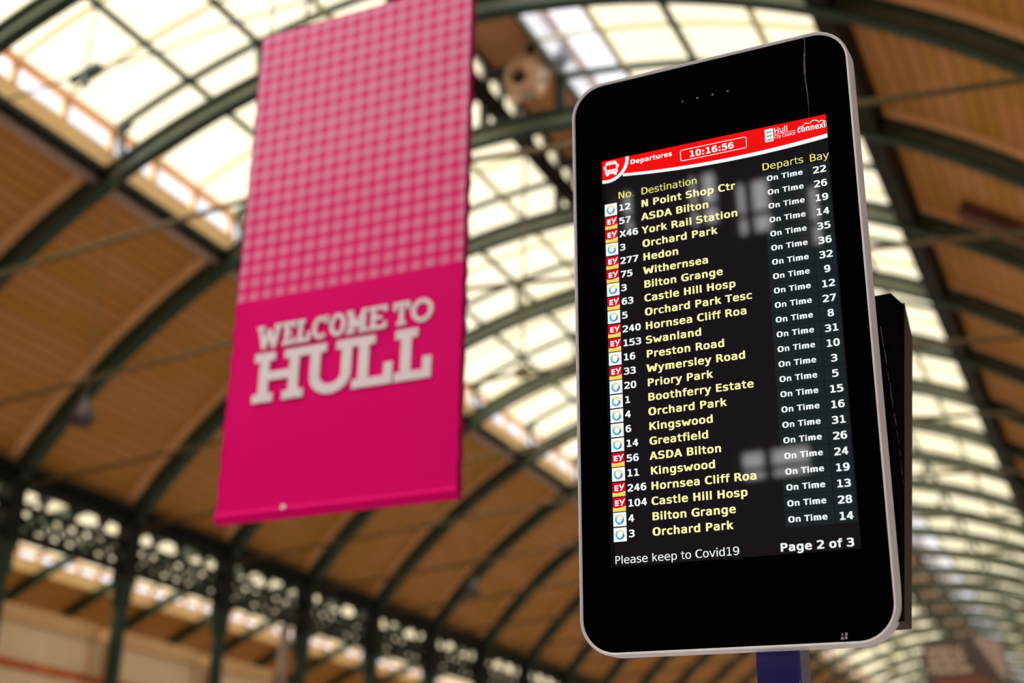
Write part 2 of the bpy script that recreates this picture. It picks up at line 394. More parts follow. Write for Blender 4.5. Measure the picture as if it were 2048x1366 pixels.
# ---- arched ribs with upper glazing arch and struts
def rib_proto():
    root = thing('arched_rib', (XC, 0, 0), 'x', 'roof rib', 'arched ribs of the main roof vault')
    a = MB(); a.arc(0, ZC, 12.78, 13.02, -0.02, 0.02, -TF, TF, 60); a.build('web', M['web'], root, True)
    for r0, r1 in ((12.73, 12.78), (13.02, 13.07)):
        a = MB(); a.arc(0, ZC, r0, r1, -0.11, 0.11, -TF, TF, 60); a.build('flange', M['iron'], root, True)
    for s_ in (-1, 1):
        a = MB(); a.arc(0, ZC, RG-0.11, RG-0.01, -0.05, 0.05, s_*TE, s_*3.4, 24); a.build('glazing_arch', M['iron'], root, True)
        for t in (TE-0.3, 13.3):
            p0 = pt(0, 13.0, s_*(t+ (0.9 if t > 20 else 0.35))); p1 = pt(0, RG-0.06, s_*t)
            a = MB(); a.bar(p0, p1, 0.09, 0.09)
            x0, _, z0 = p0; x1, _, z1 = p1; d = -s_
            # rounded corner gussets
            for (cx, cz, sx, sz) in ((x1, z1-0.03, d, -1), (x0, z0+0.02, d, 1)):
                for i in range(4):
                    q = 0.24*(1-i/4); hgt = 0.05+0.045*i
                    a.box((min(cx, cx+sx*q), -0.03, min(cz, cz+sz*hgt)), (max(cx, cx+sx*q), 0.03, max(cz, cz+sz*hgt)))
            a.build('strut', M['iron'], root)
        a = MB(); a.box((s_*0.72-0.06, -0.08, ZC+13.0), (s_*0.72+0.06, 0.08, ZC+14.38)); a.build('ridge_post', M['black'], root)
    return root
def rib_label(k):
    i = k-KN+1
    if k == -1: return 'green arched roof rib crossing the top left corner, nearest rib in view'
    if k == 0: return 'second arched rib from the camera, meeting the left clerestory above the lamp'
    return '%s green arched roof rib counting from the nearest one at top left' % ORD[i]
r0_ = rib_proto()
for k in range(KN, KF+1):
    o = r0_ if k == KN else dup(r0_, (0, 0, 0))
    o.location = (XC, ky(k), 0); o['label'] = rib_label(k)
a = MB()
a.arc(0, ZC, 12.73, 13.07, -0.10, 0.10, -TF, TF, 48); a.arc(0, ZC, RG-0.11, RG-0.01, -0.05, 0.05, -TE, -3.4, 16); a.arc(0, ZC, RG-0.11, RG-0.01, -0.05, 0.05, 3.4, TE, 16)
nb = tag(a.build('arched_rib', M['iron'], None, True), 'x', 'roof rib', 'ribs of the neighbouring vault')
for k in range(0, 17):
    o = nb if k == 0 else dup(nb, (0, 0, 0)); o.location = (XC2, ky(k), 0); o.scale.x = SX2
    o['label'] = 'dark rib of the neighbouring vault seen below the girder, %s from the left edge' % ORD[k+1]

# ---- tie rods with king hanger
def tie_proto():
    a = MB(); f = FOOT_X-XC+0.25
    a.tube([(f, 0, EYE+7.0), (0, 0, EYE+7.78), (-f, 0, EYE+7.0)], 0.036, 8)
    a.tube([(0, 0, EYE+7.72), (0, 0, ZC+12.74)], 0.022, 6)
    a.box((-0.10, -0.06, EYE+7.70), (0.10, 0.06, EYE+7.86))
    return tag(a.build('tie_rod', M['rod']), 'x', 'tie rod', 'tie rods across the vault')
tr_ = tie_proto()
for k in range(KN, 22):
    o = tr_ if k == KN else dup(tr_, (0, 0, 0)); o.location = (XC, ky(k)+0.16, 0)
    o['label'] = '%s thin dusty tie rod across the vault, counting from the nearest at left' % ORD[k-KN+1]

# ---- columns and lattice girders on the left
a = MB(); zt = FOOT_Z-1.36
a.tube([(0,0,0),(0,0,0.5)], 0.24, 14); a.tube([(0,0,0.5),(0,0,zt-0.5)], [0.16, 0.145], 14); a.tube([(0,0,zt-0.55),(0,0,zt-0.45),(0,0,zt-0.1),(0,0,zt)], [0.15,0.21,0.2,0.26], 14)
col_ = tag(a.build('iron_column', M['iron'], None, True), 'x', 'column', 'iron columns under the lattice girder')
a = MB(); a.tube([(0,0,0),(0,0,FOOT_Z-0.1)], 0.13, 12)
for k in range(1, 12):
    o = col_ if k == 1 else dup(col_, (0,0,0)); o.location = (FOOT_X, ky(k), 0)
    o['label'] = '%s dark green iron column from the left under the lattice girder' % ORD[k]
gz = EYE
def girder_proto():
    root = thing('lattice_girder', (FOOT_X, 0, FOOT_Z-1.36), 'x', 'girder', 'lattice girders above the columns')
    z = lambda q: q+EYE-(FOOT_Z-1.36)
    for z0, z1, w_, mt in ((7.0, 7.2, 0.30, 'black'), (6.58, 6.68, 0.14, 'black'), (6.02, 6.15, 0.24, 'black')):
        c = MB(); c.box((-w_/2, 0.20, z(z0)), (w_/2, BAY-0.20, z(z1))); c.build('chord', M[mt], root)
    c = MB(); c.box((-0.16, -0.20, z(5.84)), (0.16, 0.20, z(7.2))); c.build('end_post', M['black'], root)
    c = MB(); n = 4
    c.box((-0.03, 0.2, z(6.68)), (0.03, BAY-0.2, z(6.70))); c.box((-0.03, 0.2, z(6.98)), (0.03, BAY-0.2, z(7.0)))
    for i in range(1, n): yy = BAY*i/n; c.box((-0.04, yy-0.05, z(6.68)), (0.04, yy+0.05, z(7.0)))
    for i in range(n):
        ya, yb = BAY*i/n, BAY*(i+1)/n
        for s_ in (0, 1): c.bar((0, (ya, yb)[s_], z(6.70)), (0, (ya, yb)[s_]+(0.20, -0.20)[s_], z(6.99)), 0.04, 0.04)
    c.build('upper_lattice', M['black'], root)
    c = MB(); n = 7
    for i in range(n):
        ya, yb = 0.2+(BAY-0.4)*i/n, 0.2+(BAY-0.4)*(i+1)/n; ym = (ya+yb)/2
        c.bar((0, ya, z(6.14)), (0, yb, z(6.59)), 0.05, 0.06); c.bar((0, yb, z(6.14)), (0, ya, z(6.59)), 0.05, 0.06)
        c.tube([(0, ym+0.09*math.cos(t), z(6.36)+0.09*math.sin(t)) for t in [2*math.pi*j/10 for j in range(11)]], 0.028, 5)
        c.box((-0.03, ya-0.03, z(6.13)), (0.03, ya+0.03, z(6.60)))
    c.build('scroll_lattice', M['black'], root)
    return root
g_ = girder_proto()
for k in range(0, 14):
    o = g_ if k == 0 else dup(g_, (0,0,0)); o.location = (FOOT_X, ky(k), FOOT_Z-1.36)
    o['label'] = '%s ornate black lattice girder from the left, spanning between two columns' % ORD[k+1]
m = MB(); m.box((FOOT_X-0.35, ky(14), FOOT_Z-1.36), (FOOT_X+0.35, YE, FOOT_Z)); m.box((FOOT_X-0.35, YB, FOOT_Z-1.36), (FOOT_X+0.35, ky(0), FOOT_Z)); tn += 1; struct(m.build('trim_%d' % tn, M['black']))
m = MB(); m.box((FOOT_X-0.5, YB, FOOT_Z), (FOOT_X+0.4, YE, FOOT_Z+0.10)); tn += 1; struct(m.build('trim_%d' % tn, M['black']))

# ---- cream building behind the columns
bx = -19.12; root = thing('cream_building', (bx-0.8, 20.0, 0), 'cream low building behind the columns with tan coping and orange stripe', 'building')
def inb(mm, nm, mt): o = mm.build(nm, mt); o.parent = root; o.location = (-(bx-0.8), -20.0, 0); return o
a = MB(); a.box((bx-1.6, 9.0, 0), (bx-0.12, 29.6, EYE+4.70)); inb(a, 'body', M['cream'])
for k in range(-2, 4):
    y0, y1 = ky(k)+0.22, ky(k+1)-0.22
    y1 = min(y1, 28.9)
    a = MB(); a.box((bx-0.12, y0+0.12, EYE+3.95), (bx-0.04, y1-0.12, EYE+4.64)); inb(a, 'wall_panel', M['cream'])
    a = MB(); a.box((bx-0.3, y0, EYE+4.64), (bx+0.06, y1, EYE+4.93)); inb(a, 'coping', M['coping'])
    for ya in (y0, y1-0.12): a = MB(); a.box((bx-0.12, ya, EYE+3.93), (bx+0.0, ya+0.12, EYE+4.64)); inb(a, 'pilaster', M['coping'])
a = MB(); a.box((bx-0.12, 9.0, EYE+3.78), (bx+0.03, 29.0, EYE+3.93)); inb(a, 'stripe', M['orange'])['label'] = 'orange stripe'
a = MB(); a.box((bx-0.12, 9.0, EYE+3.3), (bx-0.02, 29.0, EYE+3.78)); inb(a, 'lower_panel', M['cream'])
a = MB(); a.box((-19.02, 27.75, 0), (-18.86, 27.95, EYE+6.02)); tag(a.build('downpipe', M['lilac']), 'pale lilac-grey downpipe rising behind the cream building to the girder', 'pipe')

# ---- pendant lamps hanging from long rods
def lamp_proto():
    root = thing('pendant_lamp', (0, 0, 0), 'x', 'lamp', 'pendant lamps under the left timber')
    a = MB(); a.tube([(0,0,0.42),(0,0,4.6)], 0.012, 6); a.build('hanging_rod', M['rod'], root)
    a = MB(); a.tube([(0,0,0.12),(0,0,0.18),(0,0,0.28),(0,0,0.40),(0,0,0.46)], [0.20,0.19,0.13,0.07,0.04], 18, cap=False); a.build('lamp_shade', M['shade'], root, True)
    a = MB(); a.tube([(0,0,0.0),(0,0,0.03),(0,0,0.08),(0,0,0.13)], [0.10,0.15,0.17,0.18], 18); a.build('diffuser', M['shade'], root, True)
    return root
lp = lamp_proto()
for i, (k, lab) in enumerate(((0, 'dark bell-shaped pendant lamp hanging before the left timber lining, left of banner'),
                             (4, 'dark pendant lamp on a long rod between banner and departure display'))):
    o = lp if i == 0 else dup(lp, (0,0,0)); o.location = (-14.05, ky(k)-0.115, EYE+6.45); o['label'] = lab

# ---- horn loudspeaker strung on wires under the nearest rib
yw = ky(-1)-0.13; wf = (ky(-1)-0.13)/ky(-1)   # just in front of the rib
wp = lambda L_: [(x*wf, yw, EYE+z*wf) for x, z in L_]
a = MB(); a.tube(wp([(-13.6, 10.05), (-12.6, 10.11), (-12.0, 10.15), (-11.5, 10.17), (-10.9, 10.15), (-10.47, 10.165), (-9.92, 10.245), (-9.0, 10.29), (-4.0, 10.45), (-1.4, 9.95)]), 0.015, 6)
tag(a.build('wire', M['black']), 'thin black wire strung across under the nearest rib, holding the loudspeaker', 'wire')
root = thing('horn_loudspeaker', (-11.78*wf, yw, EYE+10.14*wf), 'small dark teal loudspeaker strung on wires below the cream roof sheets', 'loudspeaker')
a = MB(); a.tube([(-0.24,0,-0.05),(-0.10,0,-0.01),(0.10,0,0.03),(0.22,0,0.05)], [0.07,0.06,0.09,0.075], 12); a.build('body', M['horn'], root, True)
a = MB(); a.tube([(0.02,-0.02,0.0),(0.03,-0.03,-0.14),(0.04,-0.03,-0.2)], [0.05,0.045,0.06], 10); a.build('bracket', M['horn'], root, True)
a = MB(); a.tube([(0,0,0.05),(-0.02,0,0.5),(0.0,0,1.46)], 0.012, 6); a.build('suspension_wire', M['black'], root)

# ---- cast-iron ridge ventilators
def vent_proto():
    root = thing('ridge_ventilator', (0,0,0), 'x', 'ventilator', 'round ventilators along the ridge')
    a = MB(); n = 24
    prof = [(0.14,0.02),(0.165,-0.14),(0.24,-0.18),(0.33,-0.14),(0.37,-0.03),(0.36,0.12),(0.14,0.12)]
    vs = []; fs = []
    for i in range(n):
        t = 2*math.pi*i/n
        for r, y in prof: vs.append((r*math.cos(t)-(0.09 if r < 0.2 else 0), y, r*math.sin(t)-(0.04 if r < 0.2 else 0)))
    q = len(prof)
    for i in range(n):
        for j in range(q): fs.append((i*q+j, i*q+(j+1) % q, ((i+1) % n)*q+(j+1) % q, ((i+1) % n)*q+j))
    a.add(vs, fs); a.build('drum', M['pink_iron'], root, True)
    a = MB(); a.tube([(-0.09,-0.03,-0.04),(-0.09,0.11,-0.04)], 0.14, 16); a.build('bore', M['black'], root)
    a = MB(); a.tube([(0.40*math.cos(t),0.0,0.40*math.sin(t)) for t in [2*math.pi*j/24 for j in range(25)]], 0.04, 6); a.build('rim', M['web2'], root, True)
    for t in (-2.0, -0.9): a = MB(); a.tube([(0.40*math.cos(t),-0.02,0.40*math.sin(t)),(0.52*math.cos(t),-0.02,0.52*math.sin(t))], [0.12, 0.09], 10); a.build('lug', M['pink_iron'], root, True)
    a = MB(); a.box((-0.80,0.13,0.28),(0.72,0.27,0.44)); a.box((-0.07,0.13,-0.3),(0.07,0.2,0.75)); a.build('mounting_beam', M['black'], root)
    return root
M['web2'] = mat('pale_grey_iron', (0.30, 0.29, 0.24), 0.6)
v_ = vent_proto()
for k in range(1, 22):
    o = v_ if k == 1 else dup(v_, (0,0,0)); o.location = (XC+0.30, ky(k)-0.5, EYE+12.88)
    o['label'] = '%s round cast-iron ventilator under the ridge counting from the banner' % ORD[k] if k > 1 else 'big round brown ventilator with dark hole under the ridge, beside banner top'

# ---- hatch on the right-hand timber
a = MB(); a.arc(XC, ZC, RT-0.22, RT-0.02, 20.55, 20.95, 31.5, 38.0, 8)
tag(a.build('ceiling_hatch', M['redbrown']), 'dark red-brown box fixed to the right-hand timber lining beside a rib', 'box')

# ---- far advertising stand at lower right
root = thing('advertising_stand', (-2.5, 22.0, 0), 'tall dark brown advertising stand with blurred tan lettering at lower right', 'sign')
dz = EYE
a = MB(); a.prism([(-0.60, 0), (0.55, 0), (0.55, 3.06+dz), (0.13, 3.77+dz), (-0.60, 3.72+dz)], 0, 0.5); a.build('board', M['pod'], root)
a = MB(); a.prism([(-0.45, 2.2+dz), (0.52, 2.2+dz), (0.47, 3.05+dz), (0.2, 3.22+dz), (-0.45, 3.18+dz)], -0.03, 0); a.build('lower_panel', M['pod_red'], root)
a = MB(); a.prism([(0.16, 3.79+dz), (0.55, 3.70+dz), (0.60, 3.25+dz), (0.53, 3.14+dz)], 0.02, 0.48); a.build('side_panel', M['pod_side'], root)
a = MB(); rr = random.Random(3)
for i, (x1, z0) in enumerate(((0.07, 3.57), (0.03, 3.465), (0.0, 3.36), (0.15, 3.25))):
    x = -0.52
    while x < x1-0.05:
        lw = rr.uniform(0.055, 0.075); h_ = 0.085
        a.box((x, -0.02, z0+dz), (x+0.022, 0.0, z0+h_+dz))
        if rr.random() < 0.8: a.box((x+lw-0.022, -0.02, z0+dz), (x+lw, 0.0, z0+h_+dz))
        zz = rr.choice((0, 0.5, 1)); a.box((x, -0.02, z0+zz*(h_-0.02)+dz), (x+lw, 0.0, z0+zz*(h_-0.02)+0.02+dz))
        x += lw+0.014
a.build('lettering', M['pod_text'], root)

# ------------------------------------------------------------------ pink banner
BY, BX0, BX1, BZ0, BZ1 = 5.5, -4.215, -2.835, EYE+1.735, EYE+4.70
root = thing('hanging_banner', (BX0, BY, BZ0), 'tall bright pink gingham banner with white lettering hanging left of the display', 'banner')
W_, H_ = BX1-BX0, BZ1-BZ0
a = MB(); nx, nz = 24, 60
def bulge(x, z): return 0.004*math.sin(x/W_*math.pi*1.3+0.4)*math.sin(z/H_*math.pi)+0.0015*math.sin(z*9)
for y_, flip in ((0.0, 0), (0.045, 1)):
    vs = [(W_*i/nx, y_+bulge(W_*i/nx, H_*j/nz), H_*j/nz) for j in range(nz+1) for i in range(nx+1)]
    a.add(vs, [(j*(nx+1)+i, j*(nx+1)+i+1, (j+1)*(nx+1)+i+1, (j+1)*(nx+1)+i) for j in range(nz) for i in range(nx)])
a.build('cloth', M['banner'], root, True)
for x in (0.0, W_):
    a = MB(); n = 40
    vs = []; 
    for j in range(n+1):
        z = H_*j/n; b0 = bulge(x, z); e = 0.006*math.sin(z/0.0835*math.pi)
        vs += [(x+(-1 if x == 0 else 1)*(0.004+e), b0-0.002, z), (x+(-1 if x == 0 else 1)*(0.004+e), b0+0.05, z), (x, b0+0.05, z), (x, b0-0.002, z)]
    fs = []
    for j in range(n):
        for q in range(4): fs.append((4*j+q, 4*j+(q+1) % 4, 4*j+4+(q+1) % 4, 4*j+4+q))
    a.add(vs, fs); a.build('side_hem', M['hem'], root)
a = MB(); a.tube([(-0.005, 0.02, 0.03), (W_+0.005, 0.02, 0.03)], 0.032, 12); a.build('hem_pole', M['banner'], root, True)
a = MB(); a.tube([(-0.012, 0.022, H_-0.012), (W_+0.012, 0.022, H_-0.012)], 0.012, 12); a.build('top_pole', M['hem'], root, True)
a = MB(); a.tube([(0.42, -0.02, 0.045), (0.42, -0.012, 0.045)], 0.014, 10); a.build('eyelet', M['white_print'], root)
for x in (0.03, W_-0.03):
    a = MB(); a.tube([(x, 0.02, H_), (x, 0.02, H_+4.4)], 0.004, 6); a.build('suspension_cable', M['black'], root)
# slab-serif lettering drawn from strokes
LAY = [0]
def slab(mb, ch, x, z, w_, h_, t, s_):
    def R_(a_, b_, c_, d_): LAY[0] += 0.0002; mb.box((x+a_, -0.009-LAY[0], z+b_), (x+c_, -0.001-LAY[0], z+d_))
    def st(x0, z0, x1, z1): LAY[0] += 0.0002; d = Vector((x1-x0, 0, z1-z0)).normalized(); nn_ = Vector((-d.z, 0, d.x))*t/2; mb.add([(x+px_+sg*nn_.x, yy-LAY[0], z+pz_+sg*nn_.z) for yy in (-0.009, -0.001) for px_, pz_, sg in ((x0, z0, -1), (x1, z1, -1), (x1, z1, 1), (x0, z0, 1))], [(0,1,2,3),(7,6,5,4),(0,4,5,1),(1,5,6,2),(2,6,7,3),(3,7,4,0)])
    def arcs(cx, cz, rx, rz, a0, a1):
        n = 18; vs = []; fs = []
        for i in range(n+1):
            q = math.radians(a0+(a1-a0)*i/n)
            for k_ in (0, 1):
                ax, az = rx-k_*t, rz-k_*t*0.9
                for yy in (-0.0092, -0.001): vs.append((x+cx+ax*math.cos(q), yy, z+cz+az*math.sin(q)))
        for i in range(n):
            b = 4*i
            fs += [(b, b+4, b+6, b+2), (b+1, b+3, b+7, b+5), (b, b+1, b+5, b+4), (b+2, b+6, b+7, b+3)]
        mb.add(vs, fs)
    f = s_; LAY[0] = 0
    if ch == 'H':
        for xx in (0.1*w_, w_-0.1*w_-t): 
            R_(xx, 0, xx+t, h_); R_(xx-f, 0, xx+t+f, t*0.8); R_(xx-f, h_-t*0.8, xx+t+f, h_)
        R_(0.1*w_, h_*0.43, w_*0.9, h_*0.43+t*0.8)
    elif ch == 'U':
        for xx in (0.1*w_, w_-0.1*w_-t): R_(xx, h_*0.35, xx+t, h_); R_(xx-f, h_-t*0.8, xx+t+f, h_)
        arcs(w_/2, h_*0.36, w_*0.4, h_*0.38, 180, 360)
    elif ch == 'L':
        R_(f, 0, f+t, h_); R_(0, h_-t*0.8, 2*f+t, h_); R_(0, 0, w_, t*0.8); R_(w_-t*0.85, 0, w_, h_*0.42)
    elif ch == 'E':
        R_(f, 0, f+t, h_); R_(0, 0, w_, t*0.8); R_(0, h_-t*0.8, w_, h_); R_(f, h_*0.42, w_*0.7, h_*0.42+t*0.8)
        R_(w_-t*0.8, 0, w_, h_*0.3); R_(w_-t*0.8, h_*0.72, w_, h_)
    elif ch == 'T':
        R_(w_/2-t/2, 0, w_/2+t/2, h_); R_(0, h_-t*0.8, w_, h_); R_(w_/2-t/2-f, 0, w_/2+t/2+f, t*0.8)
        R_(0, h_*0.66, t*0.8, h_); R_(w_-t*0.8, h_*0.66, w_, h_)
    elif ch == 'O': arcs(w_/2, h_/2, w_/2, h_/2, 0, 360)
    elif ch == 'C':
        arcs(w_/2, h_/2, w_/2, h_/2, 45, 315); R_(w_*0.8-t*0.2, h_*0.68, w_*0.8+t*0.6, h_)
    elif ch == 'W':
        p = [(0.12, 1), (0.3, 0), (0.5, 0.8), (0.7, 0), (0.88, 1)]
        for i in range(4): st(p[i][0]*w_, p[i][1]*h_, p[i+1][0]*w_, p[i+1][1]*h_)
        R_(0, h_-t*0.8, 0.3*w_, h_); R_(0.7*w_, h_-t*0.8, w_, h_)
    elif ch == 'M':
        for xx in (0.1*w_, w_*0.9-t): R_(xx, 0, xx+t, h_); R_(xx-f, 0, xx+t+f, t*0.8)
        st(0.15*w_, h_*0.95, 0.5*w_, h_*0.25); st(0.5*w_, h_*0.25, 0.85*w_, h_*0.95); R_(0, h_-t*0.8, 0.25*w_, h_); R_(0.75*w_, h_-t*0.8, w_, h_)
a = MB()
for ch, x0, x1 in (('H', -4.05, -3.742), ('U', -3.735, -3.425), ('L', -3.448, -3.213), ('L', -3.203, -2.992)):
    slab(a, ch, x0-BX0, EYE+2.362-BZ0, x1-x0, 0.278, 0.060, 0.034)
a.build('large_lettering', M['white_print'], root)
a = MB(); sc = 1.062/968
for ch, q0, q1 in (('W', 262, 405), ('E', 410, 482), ('L', 488, 570), ('C', 578, 668), ('O', 674, 764), ('M', 768, 884), ('E', 890, 988), ('T', 1020, 1108), ('O', 1114, 1230)):
    slab(a, ch, (q0-262)*sc-4.055-BX0, EYE+2.668-BZ0, (q1-q0)*sc, 0.130, 0.026, 0.013)
a.build('small_lettering', M['white_print'], root)

# ------------------------------------------------------------------ departures display
O_ = Vector((-1.12709908, 3.0, 1.7065336+EYE))
U_ = Vector((0.99935194, -0.03185255, -0.01676653)); D_ = Vector((-0.01458646, 0.06748324, -0.99761378)); N_ = U_.cross(D_).normalized()
MW = Matrix(((U_.x, N_.x, -D_.x, O_.x), (U_.y, N_.y, -D_.y, O_.y), (U_.z, N_.z, -D_.z, O_.z), (0, 0, 0, 1)))
base = MW @ Vector((0.29, 0.08, -1.17))
disp = thing('departures_display', (0, 0, 0), 'tall black-faced bus departures display with rounded silver rim on a navy post', 'display screen')
disp.matrix_world = MW
MI = MW.inverted()
mm_ = 0.001
def rrect(u0, u1, v0, v1, r, n=10):
    out = []
    for cx, cz, a0 in ((u1-r, v0+r, -90), (u1-r, v1-r, 0), (u0+r, v1-r, 90), (u0+r, v0+r, 180)):
        for i in range(n+1):
            t = math.radians(a0+90*i/n); out.append(((cx+r*math.cos(t))*mm_, -(cz+r*math.sin(t))*mm_))
    return out
U0, U1, V0, V1, CR = -92, 671, -365, 1177, 92
a = MB(); loops = []
for ins, y in ((9, 0.001), (7, -0.004), (3, -0.005), (0.8, -0.002), (0, 0.004), (0, 0.052), (4, 0.066), (14, 0.074)):
    loops.append([(x, y, z) for x, z in rrect(U0+ins, U1-ins, V0+ins, V1-ins, CR-ins)])
n = len(loops[0])
vs = [p for l in loops for p in l]
fs = [(i*n+k, i*n+(k+1) % n, (i+1)*n+(k+1) % n, (i+1)*n+k) for i in range(len(loops)-1) for k in range(n)]
fs.append(tuple((len(loops)-1)*n+k for k in range(n)))
a.add(vs, fs); a.build('silver_housing', M['silver'], disp, True)
SU0, SU1, SV0, SV1 = -7.5, 601, -128, 964
# black printed border around the screen opening
a = MB()
outer = rrect(U0+8, U1-8, V0+8, V1-8, CR-8); su0, su1, sv0, sv1 = SU0*mm_, SU1*mm_, -SV0*mm_, -SV1*mm_
q = [(su1, sv0), (su1, sv1), (su0, sv1), (su0, sv0)]
nq = len(outer)//4
vs = [(x, 0.0, z) for x, z in outer]+[(x, 0.0, z) for x, z in q]
fs = []
N4 = len(outer)
for c in range(4):
    for i in range(nq-1): fs.append((c*nq+i, c*nq+i+1, N4+c))
    fs.append((c*nq+nq-1, ((c+1)*nq) % N4, N4+(c+1) % 4, N4+c))
a.add(vs, fs)
a.add([(x, 0.003, z) for x, z in outer], [tuple(range(N4))])
a.build('black_border', M['bezel'], disp)
# lit panel
M['lcd'] = emis('lit_black_panel', (0.010, 0.0075, 0.010))
M['lcd_edge'] = emis('dim_panel_margin', (0.004, 0.004, 0.006))
M['cell'] = emis('dark_teal_cell', (0.012, 0.019, 0.021))
M['red'] = emis('header_red', (0.90, 0.006, 0.006))
M['wht'] = emis('screen_white', (0.93, 0.97, 1.0))
M['yel'] = emis('screen_yellow', (1.0, 0.94, 0.40))
M['yel2'] = emis('screen_pale_yellow', (0.86, 0.84, 0.20))
M['teal'] = emis('screen_teal', (0.12, 0.55, 0.45)); M['blu'] = emis('screen_blue', (0.08, 0.20, 0.62)); M['gold'] = emis('screen_gold', (0.95, 0.74, 0.28)); M['gold2'] = emis('screen_amber', (0.95, 0.66, 0.09))
M['ey'] = emis('operator_red', (0.62, 0.004, 0.02)); M['ink'] = emis('dark_ink', (0.02, 0.03, 0.05)); M['green_led'] = emis('green_led', (0.03, 0.45, 0.15))
def R2(mb, u0, v0, u1, v1, y, mi=0): mb.add([(u0*mm_, y, -v1*mm_), (u1*mm_, y, -v1*mm_), (u1*mm_, y, -v0*mm_), (u0*mm_, y, -v0*mm_)], [(0, 1, 2, 3)], mi)
def P2(mb, pts, y, mi=0): mb.add([(u*mm_, y, -v*mm_) for u, v in pts], [tuple(range(len(pts)))], mi)
def ringp(mb, cu, cv, r0, r1, a0, a1, y, mi=0, n=24, clip=None):
    for i in range(n):
        t0 = math.radians(a0+(a1-a0)*i/n); t1 = math.radians(a0+(a1-a0)*(i+1)/n)
        pts = [(cu+r0*math.cos(t0), cv+r0*math.sin(t0)), (cu+r1*math.cos(t0), cv+r1*math.sin(t0)), (cu+r1*math.cos(t1), cv+r1*math.sin(t1)), (cu+r0*math.cos(t1), cv+r0*math.sin(t1))]
        if clip: pts = [(max(clip[0], min(clip[1], u)), max(clip[2], min(clip[3], v))) for u, v in pts]
        P2(mb, pts, y, mi)
Y_L = 0.0012
a = MB(); a.box((su0, Y_L, sv1), (su1, 0.0028, sv0)); scr = a.build('screen', M['lcd'], disp)
Y1, Y2, Y3, Y4 = 0.0008, 0.0004, 0.0000, -0.0004
a = MB(); R2(a, SU0, 965-1093+70, 3, 870, Y1); R2(a, SU0, 870, 4, 964, Y1); a.build('panel_margin', M['lcd_edge'], scr)
PIT = 37.75
for i in range(24):
    a = MB(); v1 = 34.6+PIT*i; R2(a, 430.5, v1-36.2, 546, v1, Y1); a.build('status_cell', M['cell'], scr)
    a = MB(); R2(a, 547.6, v1-36.2, 597.5, v1, Y1); a.build('bay_cell', M['cell'], scr)
# header band
qd = lambda u, s_: -72+s_+(u-58)/(330-58)*18*2*(1-(u-58)/(2*(330-58)))
def curve_v(u):  # lower edge of the white border
    x = (u-58)/(601-58); return -72*(1-x)-63*x+14*4*x*(1-x)
us = [SU0+(SU1-SU0)*i/40 for i in range(41)]
a = MB()
for i in range(40):
    ua, ub = us[i], us[i+1]
    P2(a, [(ua, SV0), (ub, SV0), (ub, curve_v(max(58, ub))-8), (ua, curve_v(max(58, ua))-8)], Y1)
a.build('header_band', M['red'], scr)
a = MB()
for i in range(40):
    ua, ub = max(52, us[i]), max(52, us[i+1]); k_ = lambda u: 8+3.5*(u-58)/543
    if ub > ua: P2(a, [(ua, curve_v(ua)-k_(ua)), (ub, curve_v(ub)-k_(ub)), (ub, curve_v(ub)), (ua, curve_v(ua))], Y2)
cl = (SU0, SU1, SV0, 2000)
ringp(a, 8, -124, 53.5, 62.5, -5, 105, Y3, 0, 40, cl)
a.build('header_border', M['wht'], scr)
a = MB(); n = 40
for i in range(n):
    t0 = math.radians(-5+110*i/n); t1 = math.radians(-5+110*(i+1)/n); f_ = lambda t: (max(SU0, 8+53.8*math.cos(t)), max(SV0, -124+53.8*math.sin(t)))
    P2(a, [(SU0, SV0), f_(t0), f_(t1)], Y3)
a.build('header_badge', M['red'], scr)
# bus pictogram: white front view with red windscreen and lights
a = MB()
bw = [(4, -119), (9, -123), (31, -123), (36, -119), (38, -100), (38, -88), (2, -88), (2, -100)]
P2(a, bw, -0.0004, 0)
R2(a, 6, -113, 34, -99, -0.0007, 1); R2(a, 10, -119.5, 30, -117.5, -0.0007, 1)
R2(a, 6, -95, 10, -92, -0.0007, 1); R2(a, 30, -95, 34, -92, -0.0007, 1); R2(a, 13, -94, 27, -92.5, -0.0007, 1)
for u in (5, 28): R2(a, u, -88, u+7, -81.5, -0.0004, 0)
for u in (-1.5, 38.5): R2(a, u, -112, u+3, -102, -0.0004, 0)
R2(a, 12, -88, 28, -86.5, -0.0004, 0)
a.build('bus_pictogram', [M['wht'], M['red']], scr)
# clock frame
a = MB()
def frame(u0, v0, u1, v1, r, t, y):
    o1 = rrect(u0, u1, v0, v1, r, 6); o2 = rrect(u0+t, u1-t, v0+t, v1-t, r-t, 6); nn = len(o1)
    a.add([(x, y, z) for x, z in o1]+[(x, y, z) for x, z in o2], [(i, (i+1) % nn, nn+(i+1) % nn, nn+i) for i in range(nn)])
frame(215, -113, 394.5, -80.5, 6, 1.7, Y3); a.build('clock_frame', M['wht'], scr)
# council crest: white shield with three coronets
a = MB(); R2(a, 443, -120, 464.5, -84.5, Y3, 0)
for j in range(3):
    v = -112+11*j
    P2(a, [(445.5, v-3), (449, v+0.5), (451, v-2.5), (453.7, v+0.5), (456.5, v-2.5), (458.5, v+0.5), (462, v-3), (460, v+3), (447.5, v+3)], Y4, 1)
    R2(a, 448, v+0.9, 459.5, v+1.8, -0.0007, 0)
a.build('council_crest', [M['wht'], M['ink']], scr)
a = MB(); R2(a, 467.5, -101.6, 521, -100.6, Y3); a.build('crest_rule', M['wht'], scr)
